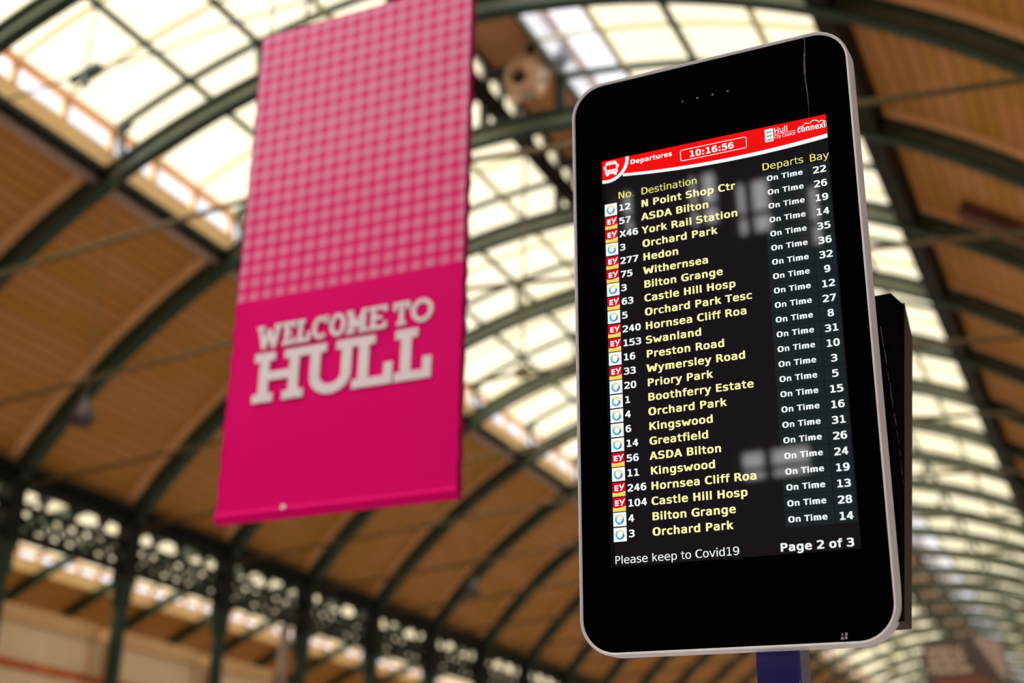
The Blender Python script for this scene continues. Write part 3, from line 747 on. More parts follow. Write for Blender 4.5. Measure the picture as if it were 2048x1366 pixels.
# cloud outline
a = MB(); cpts = []
for cu, cv, r, a0, a1 in ((536, -100, 8, 190, 300), (550, -105, 9, 185, 320), (570, -106, 12, 205, 335), (588, -105, 8, 205, 340), (598, -103, 6, 200, 290)):
    ringp(a, cu, cv, r-1.0, r+1.0, a0, a1, Y3, 0, 12, (SU0, SU1, SV0, 0))
a.build('cloud_outline', M['wht'], scr)

# ---- type: glyph outlines fitted to wide humanist metrics
dg = None
ADVB = dict(zip(' ABCDEFGHIJKLMNOPQRSTUVWXYZ', (713,1585,1561,1503,1700,1399,1399,1681,1714,762,762,1587,1305,2038,1714,1741,1501,1741,1577,1475,1397,1663,1585,2259,1579,1483,1485)))
ADVB.update(zip('abcdefghijklmnopqrstuvwxyz', (1382,1466,1214,1466,1389,891,1466,1458,702,702,1362,702,2134,1458,1407,1466,1466,1010,1219,979,1458,1335,1892,1321,1335,1192)))
ADVR = dict(zip(' ABCDEFGHIJKLMNOPQRSTUVWXYZ', (651,1401,1405,1430,1577,1294,1178,1587,1540,604,604,1343,1141,1767,1532,1612,1235,1612,1423,1300,1251,1499,1401,2025,1403,1251,1403)))
ADVR.update(zip('abcdefghijklmnopqrstuvwxyz', (1255,1300,1126,1300,1260,721,1300,1298,569,569,1186,569,1995,1298,1253,1300,1300,842,1067,803,1298,1212,1675,1212,1212,1075)))
for d_ in '0123456789': ADVB[d_] = 1425; ADVR[d_] = 1303
ADVB['.'] = 778; ADVB[':'] = 819; ADVR['.'] = 651; ADVR[':'] = 690
def bear(ch, bold):
    l = r = 90
    if ch in 'BDEFHIKLMNPRU': l = 188
    if ch in 'bhijklmnpru': l = 172
    if ch in 'HIMNU': r = 188
    if ch in 'adghijlmnqu': r = 168
    if ch in 'AVWXYTvwxyf': l = 20
    if ch in 'AVWXYTvwxyKkRrf': r = 10
    if ch in 't': l, r = 25, 60
    if ch in 'L': r = 40
    if ch in 'EFP': r = 100
    if ch in 'f': r = -30
    if ch in '.:': l = r = 205 if bold else 240
    if not bold and ch in 'BDEFHIKLMNPRbhijklmnpru': l = int(l*1.05)
    return l, r
# outlines of the screen's sans-serif letters: per contour a list of (left handle, point, right handle), 2048 units per em
GLY = {
'H':[[137,995,137,1493,205,1493,272,1493,340,1493,340,1289,340,1085,340,881,524,881,709,881,893,881,893,1085,893,1289,893,1493,961,1493,1028,1493,1096,1493,1096,995,1096,498,1096,0,1028,0,961,0,893,0,893,237,893,474,893,711,709,711,524,711,340,711,340,474,340,237,340,0,272,0,205,0,137,0,137,498]],
'A':[[687,1060,616,1315,545,1060,474,806,403,551,545,551,687,551,829,551,758,806],[342,995,494,1493,576,1493,657,1493,739,1493,891,995,1044,498,1196,0,1126,0,1057,0,987,0,950,130,914,259,877,389,703,389,528,389,354,389,318,259,282,130,246,0,176,0,107,0,37,0,189,498]],
'B':[[449,713,369,713,369,531,369,348,369,166,449,166,528,166,608,166,725,166,809,186,859,227,909,268,934,336,934,430,934,527,908,599,855,644,802,690,720,713,608,713,528,713],[447,1327,369,1327,369,1177,369,1027,369,877,447,877,526,877,604,877,701,877,772,896,815,933,859,970,881,1031,881,1114,881,1189,860,1244,817,1277,773,1310,703,1327,604,1327,526,1327],[166,995,166,1493,313,1493,461,1493,608,1493,761,1493,878,1460,961,1394,1044,1328,1085,1235,1085,1114,1085,1023,1063,951,1019,898,976,845,910,812,823,799,921,784,998,742,1053,673,1109,604,1137,517,1137,410,1137,275,1093,173,1004,104,915,34,783,0,608,0,461,0,313,0,166,0,166,498]],
'C':[[1073,122,1073,53,1022,26,969,5,915,-8,861,-22,804,-29,743,-29,552,-29,403,39,297,174,192,309,139,500,139,745,139,989,192,1179,299,1315,405,1452,553,1520,743,1520,804,1520,861,1513,915,1500,969,1486,1022,1465,1073,1438,1073,1369,1073,1300,1073,1231,1024,1272,971,1303,914,1324,857,1345,800,1356,743,1356,612,1356,513,1305,448,1204,383,1103,350,950,350,745,350,541,383,388,448,287,513,186,612,135,743,135,802,135,859,146,915,167,972,188,1024,219,1073,260,1073,191]],
'D':[[404,166,436,166,606,166,725,208,792,291,859,375,893,526,893,745,893,966,860,1118,793,1201,726,1285,607,1327,436,1327,404,1327,372,1327,340,1327,340,940,340,553,340,166,372,166],[339,1493,440,1493,668,1493,836,1432,944,1311,1052,1190,1106,1001,1106,745,1106,490,1052,302,944,181,836,60,668,0,440,0,339,0,238,0,137,0,137,498,137,995,137,1493,238,1493]],
'E':[[197,995,197,1493,492,1493,788,1493,1083,1493,1083,1436,1083,1380,1083,1323,855,1323,627,1323,399,1323,399,1176,399,1028,399,881,617,881,835,881,1053,881,1053,824,1053,768,1053,711,835,711,617,711,399,711,399,531,399,350,399,170,633,170,868,170,1102,170,1102,113,1102,57,1102,0,800,0,499,0,197,0,197,498]],
'G':[[1104,337,1104,123,1050,73,989,35,921,9,854,-16,781,-29,702,-29,513,-29,365,39,260,174,155,310,102,500,102,745,102,989,155,1179,262,1315,369,1452,517,1520,707,1520,770,1520,830,1511,887,1494,944,1476,1000,1449,1053,1413,1053,1344,1053,1275,1053,1206,999,1257,944,1295,887,1320,830,1344,770,1356,707,1356,576,1356,477,1305,411,1203,346,1102,313,949,313,745,313,538,345,384,408,284,472,185,570,135,702,135,747,135,786,140,820,151,853,161,884,177,911,199,911,333,911,466,911,600,839,600,766,600,694,600,694,655,694,711,694,766,831,766,967,766,1104,766,1104,552]],
'K':[[137,995,137,1493,205,1493,272,1493,340,1493,340,1272,340,1050,340,829,550,1050,761,1272,971,1493,1050,1493,1129,1493,1208,1493,1014,1290,821,1086,627,883,826,589,1026,294,1225,0,1144,0,1062,0,981,0,819,249,656,499,494,748,443,693,391,639,340,584,340,389,340,195,340,0,272,0,205,0,137,0,137,498]],
'N':[[139,995,139,1493,224,1493,310,1493,395,1493,563,1083,731,674,899,264,899,674,899,1083,899,1493,964,1493,1029,1493,1094,1493,1094,995,1094,498,1094,0,1009,0,923,0,838,0,670,410,502,819,334,1229,334,819,334,410,334,0,269,0,204,0,139,0,139,498]],
'O':[[905,526,905,745,905,964,883,1121,837,1215,792,1309,719,1356,616,1356,514,1356,441,1309,396,1215,351,1121,328,964,328,745,328,526,351,370,396,276,440,182,514,135,616,135,719,135,792,182,837,275,883,369],[1116,1006,1116,745,1116,485,1075,291,992,163,910,35,785,-29,616,-29,447,-29,322,35,240,162,158,289,117,484,117,745,117,1006,158,1200,241,1328,323,1456,448,1520,616,1520,785,1520,910,1456,992,1328,1075,1200]],
'P':[[477,1327,399,1327,399,1140,399,953,399,766,477,766,555,766,633,766,726,766,799,791,851,840,904,889,930,958,930,1047,930,1136,904,1204,852,1253,800,1303,727,1327,633,1327,555,1327],[197,995,197,1493,342,1493,488,1493,633,1493,800,1493,926,1455,1012,1379,1098,1304,1141,1193,1141,1047,1141,900,1098,788,1012,713,927,638,800,600,633,600,555,600,477,600,399,600,399,400,399,200,399,0,332,0,264,0,197,0,197,498]],
'R':[[857,719,760,705,812,692,856,667,893,629,930,592,975,519,1030,408,1098,272,1165,136,1233,0,1161,0,1088,0,1016,0,957,126,897,251,838,377,787,484,740,553,700,584,659,616,605,631,539,631,475,631,410,631,346,631,346,421,346,210,346,0,278,0,211,0,143,0,143,498,143,995,143,1493,282,1493,420,1493,559,1493,723,1493,849,1456,936,1382,1023,1308,1067,1201,1067,1061,1067,962,1040,882,986,820,933,757],[417,1327,346,1327,346,1150,346,974,346,797,420,797,493,797,567,797,664,797,736,819,783,862,830,905,854,972,854,1061,854,1147,829,1213,778,1258,728,1304,655,1327,559,1327,488,1327]],
'S':[[942,1468,1012,1442,1012,1374,1012,1305,1012,1237,951,1276,889,1306,827,1326,766,1346,704,1356,641,1356,546,1356,470,1334,415,1290,360,1245,332,1185,332,1110,332,1044,350,994,386,959,423,924,491,895,590,872,625,864,661,856,696,848,836,815,938,764,1002,694,1066,624,1098,529,1098,408,1098,266,1054,158,966,83,878,8,750,-29,582,-29,512,-29,442,-22,371,-7,300,8,229,31,158,61,158,133,158,204,158,276,235,227,307,192,376,169,444,146,513,135,582,135,684,135,763,158,820,203,877,249,905,313,905,395,905,470,886,527,847,566,807,605,740,636,643,657,607,665,571,674,535,682,396,713,296,761,233,824,170,887,139,972,139,1079,139,1212,184,1319,273,1399,363,1480,482,1520,631,1520,688,1520,749,1513,812,1500,875,1488]],
'T':[[47,1436,47,1493,427,1493,806,1493,1186,1493,1186,1436,1186,1380,1186,1323,1030,1323,875,1323,719,1323,719,882,719,441,719,0,651,0,584,0,516,0,516,441,516,882,516,1323,360,1323,203,1323,47,1323,47,1380]],
'W':[[74,995,0,1493,66,1493,131,1493,197,1493,245,1089,292,685,340,281,397,548,453,816,510,1083,580,1083,651,1083,721,1083,778,815,836,547,893,279,941,684,988,1088,1036,1493,1102,1493,1167,1493,1233,1493,1159,995,1084,498,1010,0,946,0,883,0,819,0,751,296,684,591,616,887,549,591,481,296,414,0,350,0,287,0,223,0,149,498]],
'X':[[230,1259,86,1493,158,1493,231,1493,303,1493,412,1305,522,1118,631,930,742,1118,854,1305,965,1493,1037,1493,1110,1493,1182,1493,1033,1259,884,1025,735,791,895,527,1054,264,1214,0,1142,0,1069,0,997,0,875,214,753,429,631,643,499,429,368,214,236,0,163,0,91,0,18,0,185,264,351,527,518,791,374,1025]],
'Y':[[196,1219,37,1493,109,1493,180,1493,252,1493,373,1273,495,1054,616,834,737,1054,858,1273,979,1493,1051,1493,1124,1493,1196,1493,1036,1219,877,944,717,670,717,447,717,223,717,0,649,0,582,0,514,0,514,223,514,447,514,670,355,944]],
'a':[[759,563,702,563,682,563,661,563,641,563,534,563,453,544,398,507,344,469,317,413,317,338,317,271,337,218,378,181,419,144,475,125,547,125,648,125,728,160,786,231,844,301,873,398,874,522,874,536,874,549,874,563,817,563],[1059,737,1059,639,1059,426,1059,213,1059,0,997,0,936,0,874,0,874,55,874,111,874,166,835,99,785,50,726,19,666,-13,593,-29,508,-29,394,-29,303,3,235,68,167,132,133,218,133,326,133,451,175,545,258,610,342,675,465,707,627,707,709,707,792,707,874,707,874,717,874,726,874,736,873,825,851,890,806,931,761,971,690,991,592,991,529,991,466,982,402,964,338,946,276,920,215,885,215,946,215,1008,215,1069,283,1095,348,1114,411,1127,473,1140,533,1147,592,1147,685,1147,764,1133,830,1106,895,1079,948,1037,989,983,1014,950,1032,908,1043,860,1054,810]],
'b':[[918,416,918,559,918,702,895,809,850,882,805,955,738,991,649,991,560,991,492,955,446,881,400,809,377,701,377,559,377,418,400,310,446,237,492,164,560,127,649,127,738,127,805,163,850,236,895,309],[377,1170,377,977,406,1032,447,1074,498,1103,550,1132,610,1147,678,1147,813,1147,919,1095,996,991,1073,888,1112,745,1112,563,1112,378,1073,233,995,128,918,23,811,-29,676,-29,609,-29,550,-14,500,14,449,43,408,86,377,141,377,94,377,47,377,0,316,0,254,0,193,0,193,519,193,1037,193,1556,254,1556,316,1556,377,1556,377,1363]],
'c':[[1061,121,1061,57,1012,28,961,7,908,-7,856,-22,803,-29,748,-29,575,-29,439,23,341,127,244,231,195,375,195,559,195,743,244,887,341,991,439,1095,575,1147,748,1147,802,1147,855,1140,906,1126,957,1112,1009,1090,1061,1061,1061,997,1061,932,1061,868,1012,911,964,943,914,962,865,981,810,991,748,991,633,991,544,954,482,879,420,804,389,698,389,559,389,421,420,314,482,239,545,164,633,127,748,127,812,127,869,137,920,156,971,176,1018,207,1061,248,1061,184]],
'd':[[829,1032,858,977,858,1170,858,1363,858,1556,919,1556,981,1556,1042,1556,1042,1037,1042,519,1042,0,981,0,919,0,858,0,858,47,858,94,858,141,827,86,787,43,736,14,684,-14,626,-29,559,-29,424,-29,317,23,239,128,162,233,123,378,123,563,123,745,162,888,240,991,318,1095,424,1147,559,1147,626,1147,686,1132,737,1103,788,1075],[317,702,317,559,317,416,340,309,385,236,430,163,497,127,586,127,675,127,742,164,788,237,835,310,858,418,858,559,858,701,835,808,788,881,742,955,675,991,586,991,497,991,430,955,385,882,340,809]],
'e':[[1112,773,1112,606,1112,576,1112,546,1112,516,846,516,581,516,315,516,315,514,315,512,315,510,315,388,347,294,411,227,474,160,564,127,680,127,739,127,800,136,864,155,928,174,996,202,1069,240,1069,179,1069,118,1069,57,999,28,931,7,867,-7,801,-22,739,-29,678,-29,504,-29,368,23,270,127,172,232,123,376,123,559,123,738,171,880,267,987,363,1094,491,1147,651,1147,794,1147,906,1099,988,1002,1071,905],[726,660,928,660,925,768,900,850,851,907,803,963,734,991,643,991,554,991,481,962,424,903,367,844,333,763,322,659,524,659]],
'f':[[989,1556,1063,1556,1063,1505,1063,1454,1063,1403,993,1403,924,1403,854,1403,788,1403,742,1390,716,1362,691,1335,678,1288,678,1219,678,1186,678,1153,678,1120,806,1120,935,1120,1063,1120,1063,1072,1063,1025,1063,977,935,977,806,977,678,977,678,651,678,326,678,0,617,0,555,0,494,0,494,326,494,651,494,977,394,977,295,977,195,977,195,1025,195,1072,195,1120,295,1120,394,1120,494,1120,494,1146,494,1172,494,1198,494,1321,522,1411,579,1469,635,1527,723,1556,842,1556,916,1556]],
'g':[[858,432,858,569,858,707,835,812,790,884,746,955,680,991,594,991,504,991,435,955,388,884,341,812,317,707,317,569,317,431,341,326,388,253,436,181,505,145,596,145,681,145,745,181,790,254,836,327],[1042,420,1042,72,1042,-96,1002,-223,923,-310,844,-397,727,-440,573,-440,522,-440,469,-435,414,-426,359,-417,303,-403,248,-385,248,-324,248,-264,248,-203,313,-234,373,-256,426,-271,479,-286,528,-293,573,-293,672,-293,745,-266,790,-212,835,-158,858,-72,858,45,858,48,858,50,858,53,858,95,858,136,858,178,829,115,789,69,738,38,687,7,626,-8,553,-8,422,-8,318,44,240,149,162,254,123,394,123,569,123,745,162,885,240,990,318,1095,422,1147,553,1147,625,1147,686,1133,736,1104,786,1075,827,1031,858,971,858,1019,858,1068,858,1116,919,1116,981,1116,1042,1116,1042,768]],
'h':[[1051,846,1051,694,1051,463,1051,231,1051,0,989,0,928,0,866,0,866,231,866,463,866,694,866,795,848,869,813,916,778,963,722,987,647,987,561,987,495,957,448,895,402,834,379,747,379,633,379,422,379,211,379,0,318,0,256,0,195,0,195,519,195,1037,195,1556,256,1556,318,1556,379,1556,379,1355,379,1153,379,952,412,1016,456,1064,512,1097,568,1130,634,1147,711,1147,825,1147,910,1109,966,1035,1023,960]],
'i':[[0,0,0,0,0,0,184,0,184,0,184,0,184,1120,184,1120,184,1120,0,1120,0,1120,0,1120],[0,1323,0,1323,0,1323,184,1323,184,1323,184,1323,184,1556,184,1556,184,1556,0,1556,0,1556,0,1556]],
'k':[[236,1037,236,1556,299,1556,363,1556,426,1556,426,1256,426,955,426,655,587,810,748,965,909,1120,984,1120,1058,1120,1133,1120,986,979,839,839,692,698,862,465,1032,233,1202,0,1127,0,1052,0,977,0,839,193,701,385,563,578,517,535,472,492,426,449,426,299,426,150,426,0,363,0,299,0,236,0,236,519]],
'l':[[0,0,0,0,0,0,184,0,184,0,184,0,184,1556,184,1556,184,1556,0,1556,0,1556,0,1556]],
'm':[[657,1053,676,1006,699,1054,727,1089,763,1112,798,1136,840,1147,889,1147,979,1147,1042,1112,1079,1042,1117,973,1135,842,1135,649,1135,433,1135,216,1135,0,1079,0,1023,0,967,0,967,214,967,427,967,641,967,799,958,897,941,935,923,974,891,993,844,993,791,993,754,973,734,931,715,891,705,794,705,641,705,427,705,214,705,0,649,0,593,0,537,0,537,214,537,427,537,641,537,801,527,900,508,937,490,974,455,993,406,993,357,993,324,973,304,931,286,891,276,794,276,641,276,427,276,214,276,0,220,0,165,0,109,0,109,373,109,747,109,1120,165,1120,220,1120,276,1120,276,1088,276,1056,276,1024,298,1064,325,1095,358,1116,391,1136,429,1147,471,1147,522,1147,564,1135,597,1112,631,1089]],
'n':[[1051,846,1051,694,1051,463,1051,231,1051,0,989,0,928,0,866,0,866,231,866,463,866,694,866,795,848,869,813,916,778,963,722,987,647,987,561,987,495,957,448,895,402,834,379,747,379,633,379,422,379,211,379,0,318,0,256,0,195,0,195,373,195,747,195,1120,256,1120,318,1120,379,1120,379,1064,379,1008,379,952,412,1016,456,1064,512,1097,568,1130,634,1147,711,1147,825,1147,910,1109,966,1035,1023,960]],
'o':[[710,991,616,991,523,991,452,955,404,882,356,809,332,702,332,559,332,417,356,310,404,237,452,164,523,127,616,127,710,127,781,163,829,237,877,310,901,417,901,559,901,702,877,809,829,882,781,955],[461,1147,616,1147,771,1147,890,1097,972,996,1055,895,1096,750,1096,559,1096,368,1055,222,973,122,891,21,772,-29,616,-29,461,-29,342,21,260,122,178,222,137,368,137,559,137,750,178,895,260,996,342,1097]],
'p':[[404,86,375,141,375,-48,375,-237,375,-426,313,-426,252,-426,190,-426,190,89,190,605,190,1120,252,1120,313,1120,375,1120,375,1072,375,1025,375,977,406,1032,447,1074,497,1103,548,1132,607,1147,674,1147,809,1147,915,1095,992,990,1069,885,1108,740,1108,555,1108,373,1069,230,992,126,915,23,809,-29,674,-29,606,-29,547,-15,495,14,445,43],[915,416,915,559,915,702,892,809,847,882,803,955,736,991,647,991,558,991,490,955,444,881,398,809,375,701,375,559,375,418,398,310,444,237,490,164,558,127,647,127,736,127,802,163,847,236,893,309]],
'r':[[1155,952,1155,889,1116,920,1076,942,1035,956,994,970,950,977,901,977,786,977,699,941,638,869,577,797,547,693,547,557,547,371,547,186,547,0,485,0,424,0,362,0,362,373,362,747,362,1120,424,1120,485,1120,547,1120,547,1047,547,974,547,901,578,980,625,1041,688,1083,752,1126,828,1147,915,1147,960,1147,1003,1141,1042,1130,1081,1119,1119,1101,1155,1077,1155,1014]],
's':[[920,1103,973,1081,973,1021,973,961,973,901,920,932,867,955,814,970,761,985,706,993,651,993,568,993,506,979,465,952,423,925,403,884,403,829,403,779,418,742,449,717,480,692,556,668,678,645,703,640,727,636,752,631,843,614,912,579,959,527,1007,475,1030,407,1030,324,1030,213,991,127,912,64,833,2,724,-29,584,-29,529,-29,471,-23,410,-11,349,0,284,18,213,41,213,104,213,168,213,231,282,196,347,169,410,151,473,134,532,125,588,125,669,125,732,142,777,174,822,207,844,254,844,313,844,398,762,457,599,490,596,491,594,491,591,492,568,497,545,501,522,506,416,527,339,562,290,611,241,659,217,726,217,811,217,918,253,1001,326,1059,399,1118,502,1147,637,1147,697,1147,755,1141,810,1130,865,1119]],
't':[[553,1438,614,1438,614,1332,614,1226,614,1120,753,1120,893,1120,1032,1120,1032,1072,1032,1025,1032,977,893,977,753,977,614,977,614,774,614,572,614,369,614,286,630,229,661,196,692,163,747,147,825,147,894,147,963,147,1032,147,1032,98,1032,49,1032,0,957,0,882,0,807,0,669,0,572,28,515,83,458,138,430,234,430,369,430,572,430,774,430,977,330,977,231,977,131,977,131,1025,131,1072,131,1120,231,1120,330,1120,430,1120,430,1226,430,1332,430,1438,491,1438]],
'u':[[195,272,195,424,195,655,195,887,195,1118,256,1118,318,1118,379,1118,379,887,379,655,379,424,379,323,397,249,433,202,468,155,523,131,598,131,685,131,751,162,797,222,843,284,866,371,866,485,866,696,866,907,866,1118,928,1118,989,1118,1051,1118,1051,745,1051,373,1051,0,989,0,928,0,866,0,866,56,866,112,866,168,833,103,789,54,733,21,676,-12,610,-29,535,-29,420,-29,335,8,279,83,223,159]],
'v':[[233,747,100,1120,164,1120,227,1120,291,1120,399,807,508,493,616,180,725,493,833,807,942,1120,1006,1120,1069,1120,1133,1120,1000,747,868,373,735,0,656,0,577,0,498,0,365,373]],
'w':[[87,747,0,1120,61,1120,121,1120,182,1120,247,818,312,517,377,215,430,408,484,600,537,793,589,793,642,793,694,793,748,600,802,408,856,215,921,517,986,818,1051,1120,1112,1120,1172,1120,1233,1120,1146,747,1058,373,971,0,912,0,854,0,795,0,735,205,676,409,616,614,557,409,497,205,438,0,379,0,321,0,262,0,175,373]],
'x':[[1049,1120,1118,1120,984,941,851,763,717,584,864,389,1010,195,1157,0,1086,0,1015,0,944,0,835,150,725,299,616,449,507,299,398,150,289,0,218,0,147,0,76,0,223,195,369,389,516,584,382,763,249,941,115,1120,183,1120,251,1120,319,1120,418,985,517,850,616,715,714,850,813,985,911,1120,980,1120]],
'y':[[956,613,858,360,827,282,789,179,741,52,675,-124,631,-231,608,-270,577,-322,539,-361,493,-387,447,-413,393,-426,332,-426,283,-426,233,-426,184,-426,184,-375,184,-323,184,-272,220,-272,257,-272,293,-272,347,-272,389,-256,420,-225,451,-194,490,-113,537,18,393,385,248,753,104,1120,169,1120,234,1120,299,1120,410,828,520,536,631,244,740,536,849,828,958,1120,1023,1120,1088,1120,1153,1120,1055,867]],
'0':[[905,526,905,745,905,964,883,1121,837,1215,792,1309,719,1356,616,1356,514,1356,441,1309,396,1215,351,1121,328,964,328,745,328,526,351,370,396,276,440,182,514,135,616,135,719,135,792,182,837,275,883,369],[1116,1006,1116,745,1116,485,1075,291,992,163,910,35,785,-29,616,-29,447,-29,322,35,240,162,158,289,117,484,117,745,117,1006,158,1200,241,1328,323,1456,448,1520,616,1520,785,1520,910,1456,992,1328,1075,1200]],
'2':[[518,323,373,170,602,170,830,170,1059,170,1059,113,1059,57,1059,0,757,0,454,0,152,0,152,57,152,113,152,170,277,301,386,417,479,518,572,619,638,689,672,731,739,812,784,878,807,928,830,979,842,1030,842,1083,842,1166,817,1232,768,1279,720,1326,652,1350,567,1350,506,1350,443,1339,376,1317,309,1295,239,1262,164,1217,164,1285,164,1353,164,1421,233,1454,300,1478,366,1495,433,1512,498,1520,563,1520,709,1520,827,1481,915,1404,1004,1326,1049,1224,1049,1098,1049,1034,1034,970,1005,906,975,842,927,771,860,694,823,651,769,591,698,514,626,437]],
'3':[[863,822,776,799,874,773,949,727,1001,660,1053,594,1079,511,1079,412,1079,275,1033,167,941,88,848,10,720,-29,557,-29,488,-29,418,-23,347,-10,276,3,206,21,137,45,137,112,137,179,137,246,205,211,272,184,338,167,404,150,470,141,535,141,646,141,731,166,790,216,849,266,879,338,879,432,879,519,849,587,790,638,731,689,650,715,549,715,498,715,446,715,395,715,395,770,395,826,395,881,446,881,498,881,549,881,642,881,714,901,766,942,818,983,844,1039,844,1112,844,1189,820,1247,771,1288,723,1329,654,1350,565,1350,506,1350,444,1343,381,1330,318,1317,251,1297,182,1270,182,1332,182,1394,182,1456,263,1477,335,1493,398,1504,460,1515,516,1520,565,1520,710,1520,827,1484,914,1411,1001,1337,1044,1241,1044,1120,1044,1038,1021,970,975,915,930,860]],
'4':[[735,1046,735,1309,578,1046,421,783,264,520,421,520,578,520,735,520,735,783],[502,1178,702,1493,780,1493,858,1493,936,1493,936,1169,936,844,936,520,1002,520,1069,520,1135,520,1135,465,1135,411,1135,356,1069,356,1002,356,936,356,936,237,936,119,936,0,869,0,802,0,735,0,735,119,735,237,735,356,524,356,313,356,102,356,102,420,102,483,102,547,302,862]],
'5':[[207,1243,207,1493,459,1493,711,1493,963,1493,963,1436,963,1380,963,1323,772,1323,582,1323,391,1323,391,1201,391,1078,391,956,420,967,449,974,477,979,506,985,536,987,565,987,720,987,842,941,933,850,1024,759,1069,635,1069,479,1069,322,1021,198,926,107,832,16,702,-29,537,-29,458,-29,385,-24,320,-13,254,-2,195,14,143,35,143,103,143,172,143,240,204,207,266,182,328,165,390,149,453,141,518,141,629,141,715,170,775,229,836,288,866,371,866,479,866,586,835,669,773,728,710,787,623,817,512,817,458,817,405,811,354,798,303,786,254,768,207,743,207,993]],
'6':[[945,1479,991,1460,991,1398,991,1336,991,1274,949,1299,904,1317,857,1330,810,1344,760,1350,709,1350,581,1350,484,1302,418,1206,352,1109,319,967,319,780,351,847,395,898,452,934,509,969,574,987,647,987,791,987,902,943,981,854,1060,766,1100,641,1100,479,1100,318,1059,193,978,104,897,15,782,-29,635,-29,462,-29,335,33,254,157,173,282,133,478,133,745,133,997,181,1189,278,1321,376,1454,516,1520,700,1520,749,1520,799,1515,848,1505,897,1494],[720,829,631,829,545,829,477,798,428,736,379,674,354,588,354,479,354,370,379,284,428,222,477,160,545,129,631,129,720,129,788,158,833,217,878,277,901,364,901,479,901,595,878,682,833,741,788,800]],
'7':[[139,1436,139,1493,452,1493,766,1493,1079,1493,1079,1464,1079,1436,1079,1407,901,938,723,469,545,0,475,0,404,0,334,0,507,441,681,882,854,1323,616,1323,377,1323,139,1323,139,1380]],
'8':[[705,709,616,709,526,709,456,684,408,633,358,583,334,512,334,420,334,328,359,257,408,205,458,154,527,129,616,129,707,129,776,154,825,205,874,255,899,327,899,420,899,511,874,582,824,633,775,684],[340,771,440,793,354,815,287,856,238,916,190,976,166,1048,166,1133,166,1252,206,1346,287,1415,368,1485,477,1520,616,1520,755,1520,865,1485,946,1415,1027,1346,1067,1252,1067,1133,1067,1048,1043,976,995,916,946,856,879,815,793,793,893,771,969,727,1022,660,1075,593,1102,507,1102,401,1102,266,1059,161,973,85,887,9,768,-29,616,-29,464,-29,345,9,259,85,174,160,131,265,131,399,131,506,158,592,211,659,263,726],[367,1195,367,1114,367,1034,388,973,431,931,474,889,535,868,616,868,697,868,759,889,802,931,845,973,866,1034,866,1114,866,1195,845,1257,803,1300,760,1343,698,1364,616,1364,535,1364,474,1342,431,1300,388,1256]],
'9':[[506,662,596,662,682,662,750,693,798,755,847,817,872,903,872,1012,872,1121,847,1207,798,1269,750,1331,682,1362,596,1362,507,1362,439,1333,394,1273,349,1214,326,1127,326,1012,326,896,348,809,393,750,438,691],[282,12,236,31,236,93,236,155,236,217,278,192,323,173,370,160,417,147,467,141,518,141,646,141,743,189,808,285,874,382,907,524,907,711,876,644,832,593,775,557,718,522,653,504,580,504,436,504,325,548,245,637,166,726,127,851,127,1014,127,1175,167,1299,248,1387,330,1476,444,1520,592,1520,765,1520,892,1458,973,1333,1054,1208,1094,1012,1094,745,1094,494,1045,302,948,169,851,37,711,-29,526,-29,477,-29,428,-24,379,-13,330,-3]],
'.':[[0,0,0,0,0,0,210,0,210,0,210,0,210,254,210,254,210,254,0,254,0,254,0,254]],
':':[[0,0,0,0,0,0,210,0,210,0,210,0,210,254,210,254,210,254,0,254,0,254,0,254],[0,792,0,792,0,792,210,792,210,792,210,792,210,1046,210,1046,210,1046,0,1046,0,1046,0,1046]],
}
GC = {}
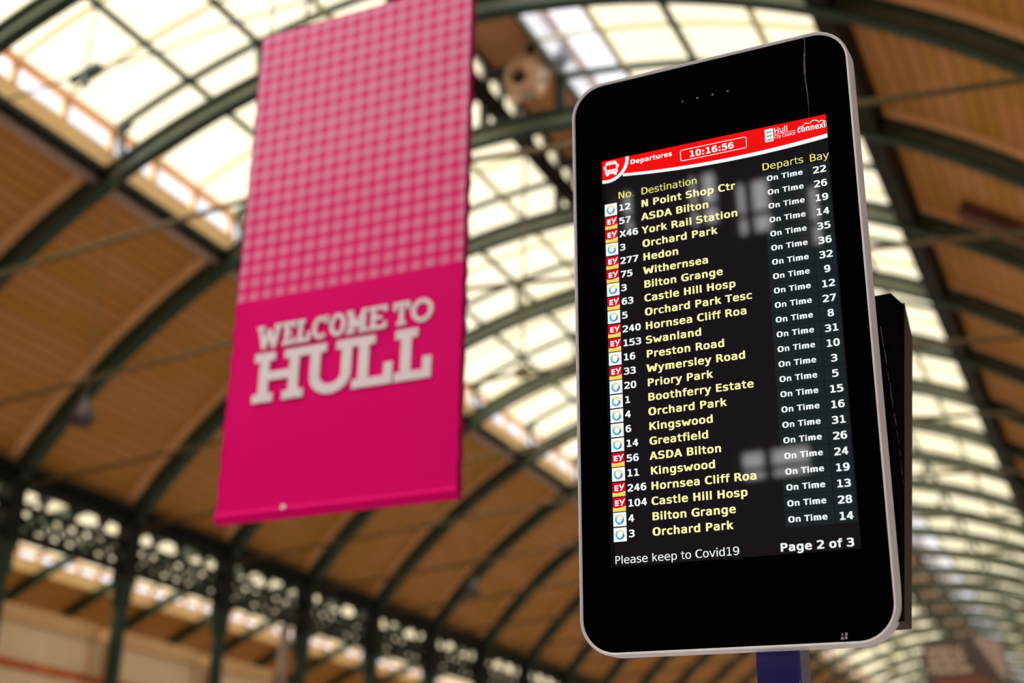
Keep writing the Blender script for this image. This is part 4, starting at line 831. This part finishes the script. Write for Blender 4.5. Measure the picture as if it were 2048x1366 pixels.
def glyph(ch, bold):
    """triangulated outline of one character in em/2048 units, fitted to the metrics above"""
    key = (ch, bold)
    if key in GC: return GC[key]
    adv = (ADVB if bold else ADVR)[ch]
    if ch == '1':
        t = 370 if bold else 185
        cx = 755 if bold else 690; x0, x1 = (240, 1274) if bold else (225, 1114); hf = 266 if bold else 170
        vs = [(cx-t/2, 0), (cx+t/2, 0), (cx+t/2, 1493), (cx-t/2, 1493)]; fs = [(0, 1, 2, 3)]
        vs += [(x0, 0), (x1, 0), (x1, hf), (x0, hf)]; fs.append((4, 5, 6, 7))
        vs += [(cx-t/2, 1493), (x0, 1430), (x0, 1430-hf*0.95), (cx-t/2, 1493-hf*0.9)]; fs.append((8, 9, 10, 11))
        GC[key] = (vs, fs, adv); return GC[key]
    def poly(p): return [(p[k+2], p[k+3]) for k in range(0, len(p), 6)]
    def area(q): return sum(q[k][0]*q[(k+1) % len(q)][1]-q[(k+1) % len(q)][0]*q[k][1] for k in range(len(q)))
    def inside(pt_, q):
        c = False
        for k in range(len(q)):
            (xa, ya), (xb, yb) = q[k], q[k-1]
            if (ya > pt_[1]) != (yb > pt_[1]) and pt_[0] < (xb-xa)*(pt_[1]-ya)/(yb-ya)+xa: c = not c
        return c
    cons = GLY.get(ch, []); vs = []; fs = []
    if cons:
        big = area(poly(max(cons, key=lambda p: abs(area(poly(p)))))) > 0
        outer = [p for p in cons if (area(poly(p)) > 0) == big]; inner = [p for p in cons if (area(poly(p)) > 0) != big]
        for p in outer:
            cu = bpy.data.curves.new('g', 'CURVE'); cu.dimensions = '2D'; cu.fill_mode = 'BOTH'; cu.resolution_u = 4
            for pts in [p]+[h for h in inner if inside(poly(h)[0], poly(p))]:
                sp = cu.splines.new('BEZIER'); sp.bezier_points.add(len(pts)//6-1); sp.use_cyclic_u = True
                for i, bp in enumerate(sp.bezier_points):
                    q = [c/2048 for c in pts[6*i:6*i+6]]; bp.handle_left_type = bp.handle_right_type = 'FREE'
                    bp.co = (q[2], q[3], 0); bp.handle_left = (q[0], q[1], 0); bp.handle_right = (q[4], q[5], 0)
            ob = bpy.data.objects.new('g', cu); C.objects.link(ob)
            me = bpy.data.meshes.new_from_object(ob.evaluated_get(bpy.context.evaluated_depsgraph_get()))
            n0 = len(vs); vs += [(v.co.x, v.co.y) for v in me.vertices]; fs += [tuple(n0+k for k in f.vertices) for f in me.polygons]
            bpy.data.objects.remove(ob); bpy.data.curves.remove(cu); bpy.data.meshes.remove(me)
    if vs:
        x0 = min(v[0] for v in vs); x1 = max(v[0] for v in vs)
        l, r = bear(ch, bold); dx, dy = (82, 46) if bold else (4, 4)
        if ch in '.:': dx = 60
        h0 = min(v[1] for v in vs); 
        base = [(l+dx+(x-x0)/(x1-x0)*(adv-l-r-2*dx), dy+y*2048*(1493-2*dy)/1493 if y > -0.02 else y*2048) for x, y in vs]
        if bold:   # heavier strokes: the outline repeated around a small ellipse
            n0 = len(base); bf = fs; vs = []; fs = []
            for q in range(8):
                t = math.pi*q/4; vs += [(x+dx*max(-1, min(1, 1.2*math.cos(t))), y+dy*max(-1, min(1, 1.2*math.sin(t)))) for x, y in base]; fs += [tuple(n0*q+i for i in f) for f in bf]
        else: vs = base
    GC[key] = (vs, fs, adv); return GC[key]
def write(name, s_, u, v, em, bold, mt, y=0.0, u1=None, clip=None):
    """text with its baseline at (u, v) millimetres on the screen; u1 stretches it to a right edge"""
    k_ = em/2048; x = 0; vs_ = []; fs_ = []
    for ch in s_:
        gv, gf, adv = glyph(ch, bold); n0 = len(vs_)
        vs_ += [(x+p[0], p[1]) for p in gv]; fs_ += [tuple(n0+i for i in f) for f in gf]; x += adv
    kx = k_
    if u1 is not None:
        x0 = min(p[0] for p in vs_); x1 = max(p[0] for p in vs_); kx = (u1-u)/(x1-x0); vs_ = [(p[0]-x0, p[1]) for p in vs_]
    b = MB(); b.add([((u+(min(p[0]*kx, clip-u) if clip else p[0]*kx))*mm_, y, (-v+p[1]*k_)*mm_) for p in vs_], fs_)
    me = bpy.data.meshes.new(name); me.from_pydata(b.v, [], b.f); me.materials.append(mt)
    o = bpy.data.objects.new(name, me); C.objects.link(o); o.parent = scr
    return o
write('header_title', 'Departures', 76, -102.5, 18.3, True, M['wht'], Y3, 192)
write('clock_digits', '10:16:56', 241.5, -87.5, 24.5, True, M['wht'], Y3, 360)
write('council_name', 'Hull', 468, -103.5, 22, False, M['wht'], Y3, 501.5)
write('council_name', 'City Council', 467, -89.8, 12.8, False, M['wht'], Y3, 520.5)
write('sponsor_name', 'connexin', 526.5, -92.5, 21.5, True, M['wht'], Y3, 609, clip=SU1)
write('column_heading', 'No.', 39, -9.5, 26.6, False, M['yel2'], Y3, 80.5)
write('column_heading', 'Destination', 104, -8.5, 26.8, False, M['yel2'], Y3, 256)
write('column_heading', 'Departs', 431.5, -8, 26.5, False, M['yel2'], Y3, 536)
write('column_heading', 'Bay', 553, -6.5, 27, False, M['yel2'], Y3, 600.8)
rowsd = [('O','12','N Point Shop Ctr','22'),('E','57','ASDA Bilton','26'),('E','X46','York Rail Station','19'),('O','3','Orchard Park','14'),('E','277','Hedon','35'),
 ('E','75','Withernsea','36'),('O','3','Bilton Grange','32'),('E','63','Castle Hill Hosp','9'),('O','5','Orchard Park Tesc','12'),('E','240','Hornsea Cliff Roa','27'),
 ('E','153','Swanland','8'),('O','16','Preston Road','31'),('E','33','Wymersley Road','10'),('O','20','Priory Park','3'),('O','1','Boothferry Estate','5'),
 ('O','4','Orchard Park','15'),('O','6','Kingswood','16'),('O','14','Greatfield','31'),('E','56','ASDA Bilton','26'),('O','11','Kingswood','24'),
 ('E','246','Hornsea Cliff Roa','19'),('E','104','Castle Hill Hosp','13'),('O','4','Bilton Grange','28'),('O','3','Orchard Park','14')]
def logo(kind):
    b = MB()
    if kind == 'O':
        R2(b, 0, 0, 34.5, 34.5, Y2, 0)
        for j, (a0, a1, mi) in enumerate(((100, 285, 1), (-20, 135, 2), (-125, 15, 3))):
            n = 16
            def q_(f, o_):
                t = math.radians(a0+(a1-a0)*f); rr_ = 12.4 if o_ else 12.4-5.4*min(1, 0.15+1.6*(1-f)); return (17+rr_*math.cos(t), 17.5+rr_*math.sin(t))
            for i in range(n): P2(b, [q_(i/n, 0), q_(i/n, 1), q_((i+1)/n, 1), q_((i+1)/n, 0)], Y3-0.0001*j, mi)
        return b, [M['wht'], M['teal'], M['blu'], M['gold']]
    R2(b, 0, 0, 34.5, 35.5, Y2, 0)
    P2(b, [(0, 24.5), (9, 26.6), (17, 26.4), (26, 24.8), (34.5, 22.5), (34.5, 35.5), (0, 35.5)], Y3, 1)
    P2(b, [(0, 30.5), (12, 29), (34.5, 25.5), (34.5, 27.5), (12, 31), (0, 32)], Y4, 2)
    R2(b, 6, 7, 9.6, 21.5, Y3, 3)
    for v in (7, 12.7, 18.3): R2(b, 6, v, 16, v+3.2, Y3, 3)
    P2(b, [(17.5, 6), (21.3, 5.6), (24.2, 12), (22.2, 15.5)], Y3, 3); P2(b, [(29.2, 4.8), (33, 4.4), (24.5, 21.5), (20.8, 21.9), (23, 16.5)], Y3, 3)
    return b, [M['ey'], M['gold2'], M['gold'], M['wht']]
lg = {}
for kd in 'OE':
    b, ms = logo(kd); lg[kd] = (b, ms)
first = {}
for i, (kd, no, de, by) in enumerate(rowsd):
    if kd in first:
        o = first[kd].copy(); C.objects.link(o); o.parent = scr
    else:
        b, ms = lg[kd]; o = b.build('operator_logo', ms, scr); first[kd] = o
    o.location = ((-1.5+2.8*i/23)*mm_, 0, -(PIT*i)*mm_)
    write('route_number', no, 37.2+3*i/23, 25.8+PIT*i, 25, True, M['wht'], Y2)
    write('destination_text', de, 100.2+1.6*i/23, 27.2+PIT*i, 27.5, True, M['yel'], Y2)
    write('status_text', 'On Time', 440.5-2*i/23, 23.4+PIT*i, 19.6, True, M['wht'], Y2, 532-2*i/23)
    write('bay_number', by, (557.0 if len(by) == 2 else 566.0)-1.5*i/23, 27.6+PIT*i, 25, True, M['wht'], Y2)
write('footer_text', 'Please keep to Covid19', 4.5, 957, 26.7, False, M['wht'], Y2, 317)
write('page_text', 'Page 2 of 3', 416.5, 957.5, 26.7, True, M['wht'], Y2, 586)
# sensor dots, drips
for i, u in enumerate((229, 270, 312, 353)):
    a = MB(); a.tube([(u*mm_, -0.0042, 0.2517), (u*mm_, -0.0034, 0.2517)], 0.0016 if i == 0 else 0.0026, 10)
    a.build('indicator_light' if i == 0 else 'sensor_dot', M['green_led'] if i == 0 else M['dot'] if 'dot' in M else M['lilac'], disp)
a = MB(); rr = random.Random(5); pu = 564
for v0, v1, w0 in ((-356, -310, 2.2), (-310, -250, 5), (-250, -190, 3.6), (-190, -166, 2.6), (-166, -120, 1.0), (-120, -66, 0.9), (-66, 60, 0.6)):
    n = max(2, int((v1-v0)/9))
    for j in range(n):
        va = v0+(v1-v0)*j/n; vb = v0+(v1-v0)*(j+1)/n; pn = 564-5*math.exp(-((vb+260)/60)**2)-5*(vb+356)/300
        wa = w0*rr.uniform(0.6, 1.1); a.add([((pu-wa/2)*mm_, -0.0040, -va*mm_), ((pu+wa/2)*mm_, -0.0040, -va*mm_), ((pn+wa/2)*mm_, -0.0040, -vb*mm_), ((pn-wa/2)*mm_, -0.0040, -vb*mm_)], [(0, 1, 2, 3)]); pu = pn
a.build('drip_stain', M['stain'], disp)
a = MB()
for j in range(7):
    u, v, r = 548+rr.uniform(-5, 8), 1157+rr.uniform(-6, 7), rr.uniform(1.5, 4); a.add([((u+r*rr.uniform(0.5, 1.2)*math.cos(t))*mm_, -0.0054, -(v+r*rr.uniform(0.5, 1.2)*math.sin(t))*mm_) for t in [2*math.pi*q/7 for q in range(7)]], [tuple(range(7))])
a.build('dirt_spot', M['scuff'], disp)
# rear casing and second display leaning the other way (world coordinates, then into the display's frame)
def loc(p): return tuple(MI @ Vector(p))
def wprism(prof, x0, x1, name, mt):
    nn = len(prof); b = MB()
    b.add([loc((x0, y, z+EYE)) for y, z in prof]+[loc((x1, y, z+EYE)) for y, z in prof],
          [tuple(range(nn)), tuple(range(2*nn-1, nn-1, -1))]+[(i, i+nn, (i+1) % nn+nn, (i+1) % nn) for i in range(nn)])
    return b.build(name, mt, disp)
wprism([(3.155, 0.575), (3.09, 0.574), (3.64, 1.565), (3.40, 1.50), (3.20, 1.405), (3.155, 1.37)], -1.18, -0.470, 'rear_casing', M['purple'])
wprism([(3.09, 0.574), (3.185, 0.573), (3.735, 1.50), (3.64, 1.57)], -1.2, -0.468, 'rear_display', M['edge'])
b = MB(); rr = random.Random(11)
for j in range(46):
    f = j/45; y = 3.16+0.30*f-0.16*f*f*1.0; z = 1.30-0.55*f; 
    if rr.random() < 0.35*f: continue
    y += rr.uniform(-0.006, 0.006); s_ = rr.uniform(0.003, 0.009)*(1.1-0.6*f)
    vs = [loc((-0.4685, y+s_*0.4*math.cos(t), z+EYE+s_*1.6*math.sin(t))) for t in (0, 1.2, 2.6, 3.9, 5.1)]
    b.add(vs, [(0, 1, 2, 3, 4)])
b.build('scuff_marks', M['scuff'], disp)
b = MB(); px0, px1, py0, py1 = -0.829, -0.724, 3.17, 3.277
b.add([loc((x, y, z)) for z in (0.0, 0.60+EYE) for x, y in ((px0, py0), (px1, py0), (px1, py1), (px0, py1))],
      [(0, 3, 2, 1), (4, 5, 6, 7), (0, 1, 5, 4), (1, 2, 6, 5), (2, 3, 7, 6), (3, 0, 4, 7)])
bv = b.build('post', M['navy'], disp); md = bv.modifiers.new('bevel', 'BEVEL'); md.width = 0.006; md.segments = 3
b = MB()
for (x, z) in ((-0.815, 0.42), (-0.80, 0.40), (-0.748, 0.425), (-0.744, 0.43), (-0.728, 0.46)):
    vs = [loc((x+0.0025*math.cos(t)*rr.uniform(0.6, 1.2), py0-0.0006, z+EYE+0.006*math.sin(t)*rr.uniform(0.4, 1.3))) for t in (0, 1, 2, 3, 4, 5)]
    b.add(vs, [tuple(range(6))])
b.build('paint_chip', M['scuff'], disp)
b = MB(); b.add([loc((x, y, z)) for z in (0.0, 0.02) for x, y in ((-0.95, 3.05), (-0.60, 3.05), (-0.60, 3.40), (-0.95, 3.40))],
      [(0, 3, 2, 1), (4, 5, 6, 7), (0, 1, 5, 4), (1, 2, 6, 5), (2, 3, 7, 6), (3, 0, 4, 7)])
b.build('base_plate', M['navy'], disp)
for k_ in [k_ for k_ in M if not isinstance(M[k_], bpy.types.Material)]: M.pop(k_)
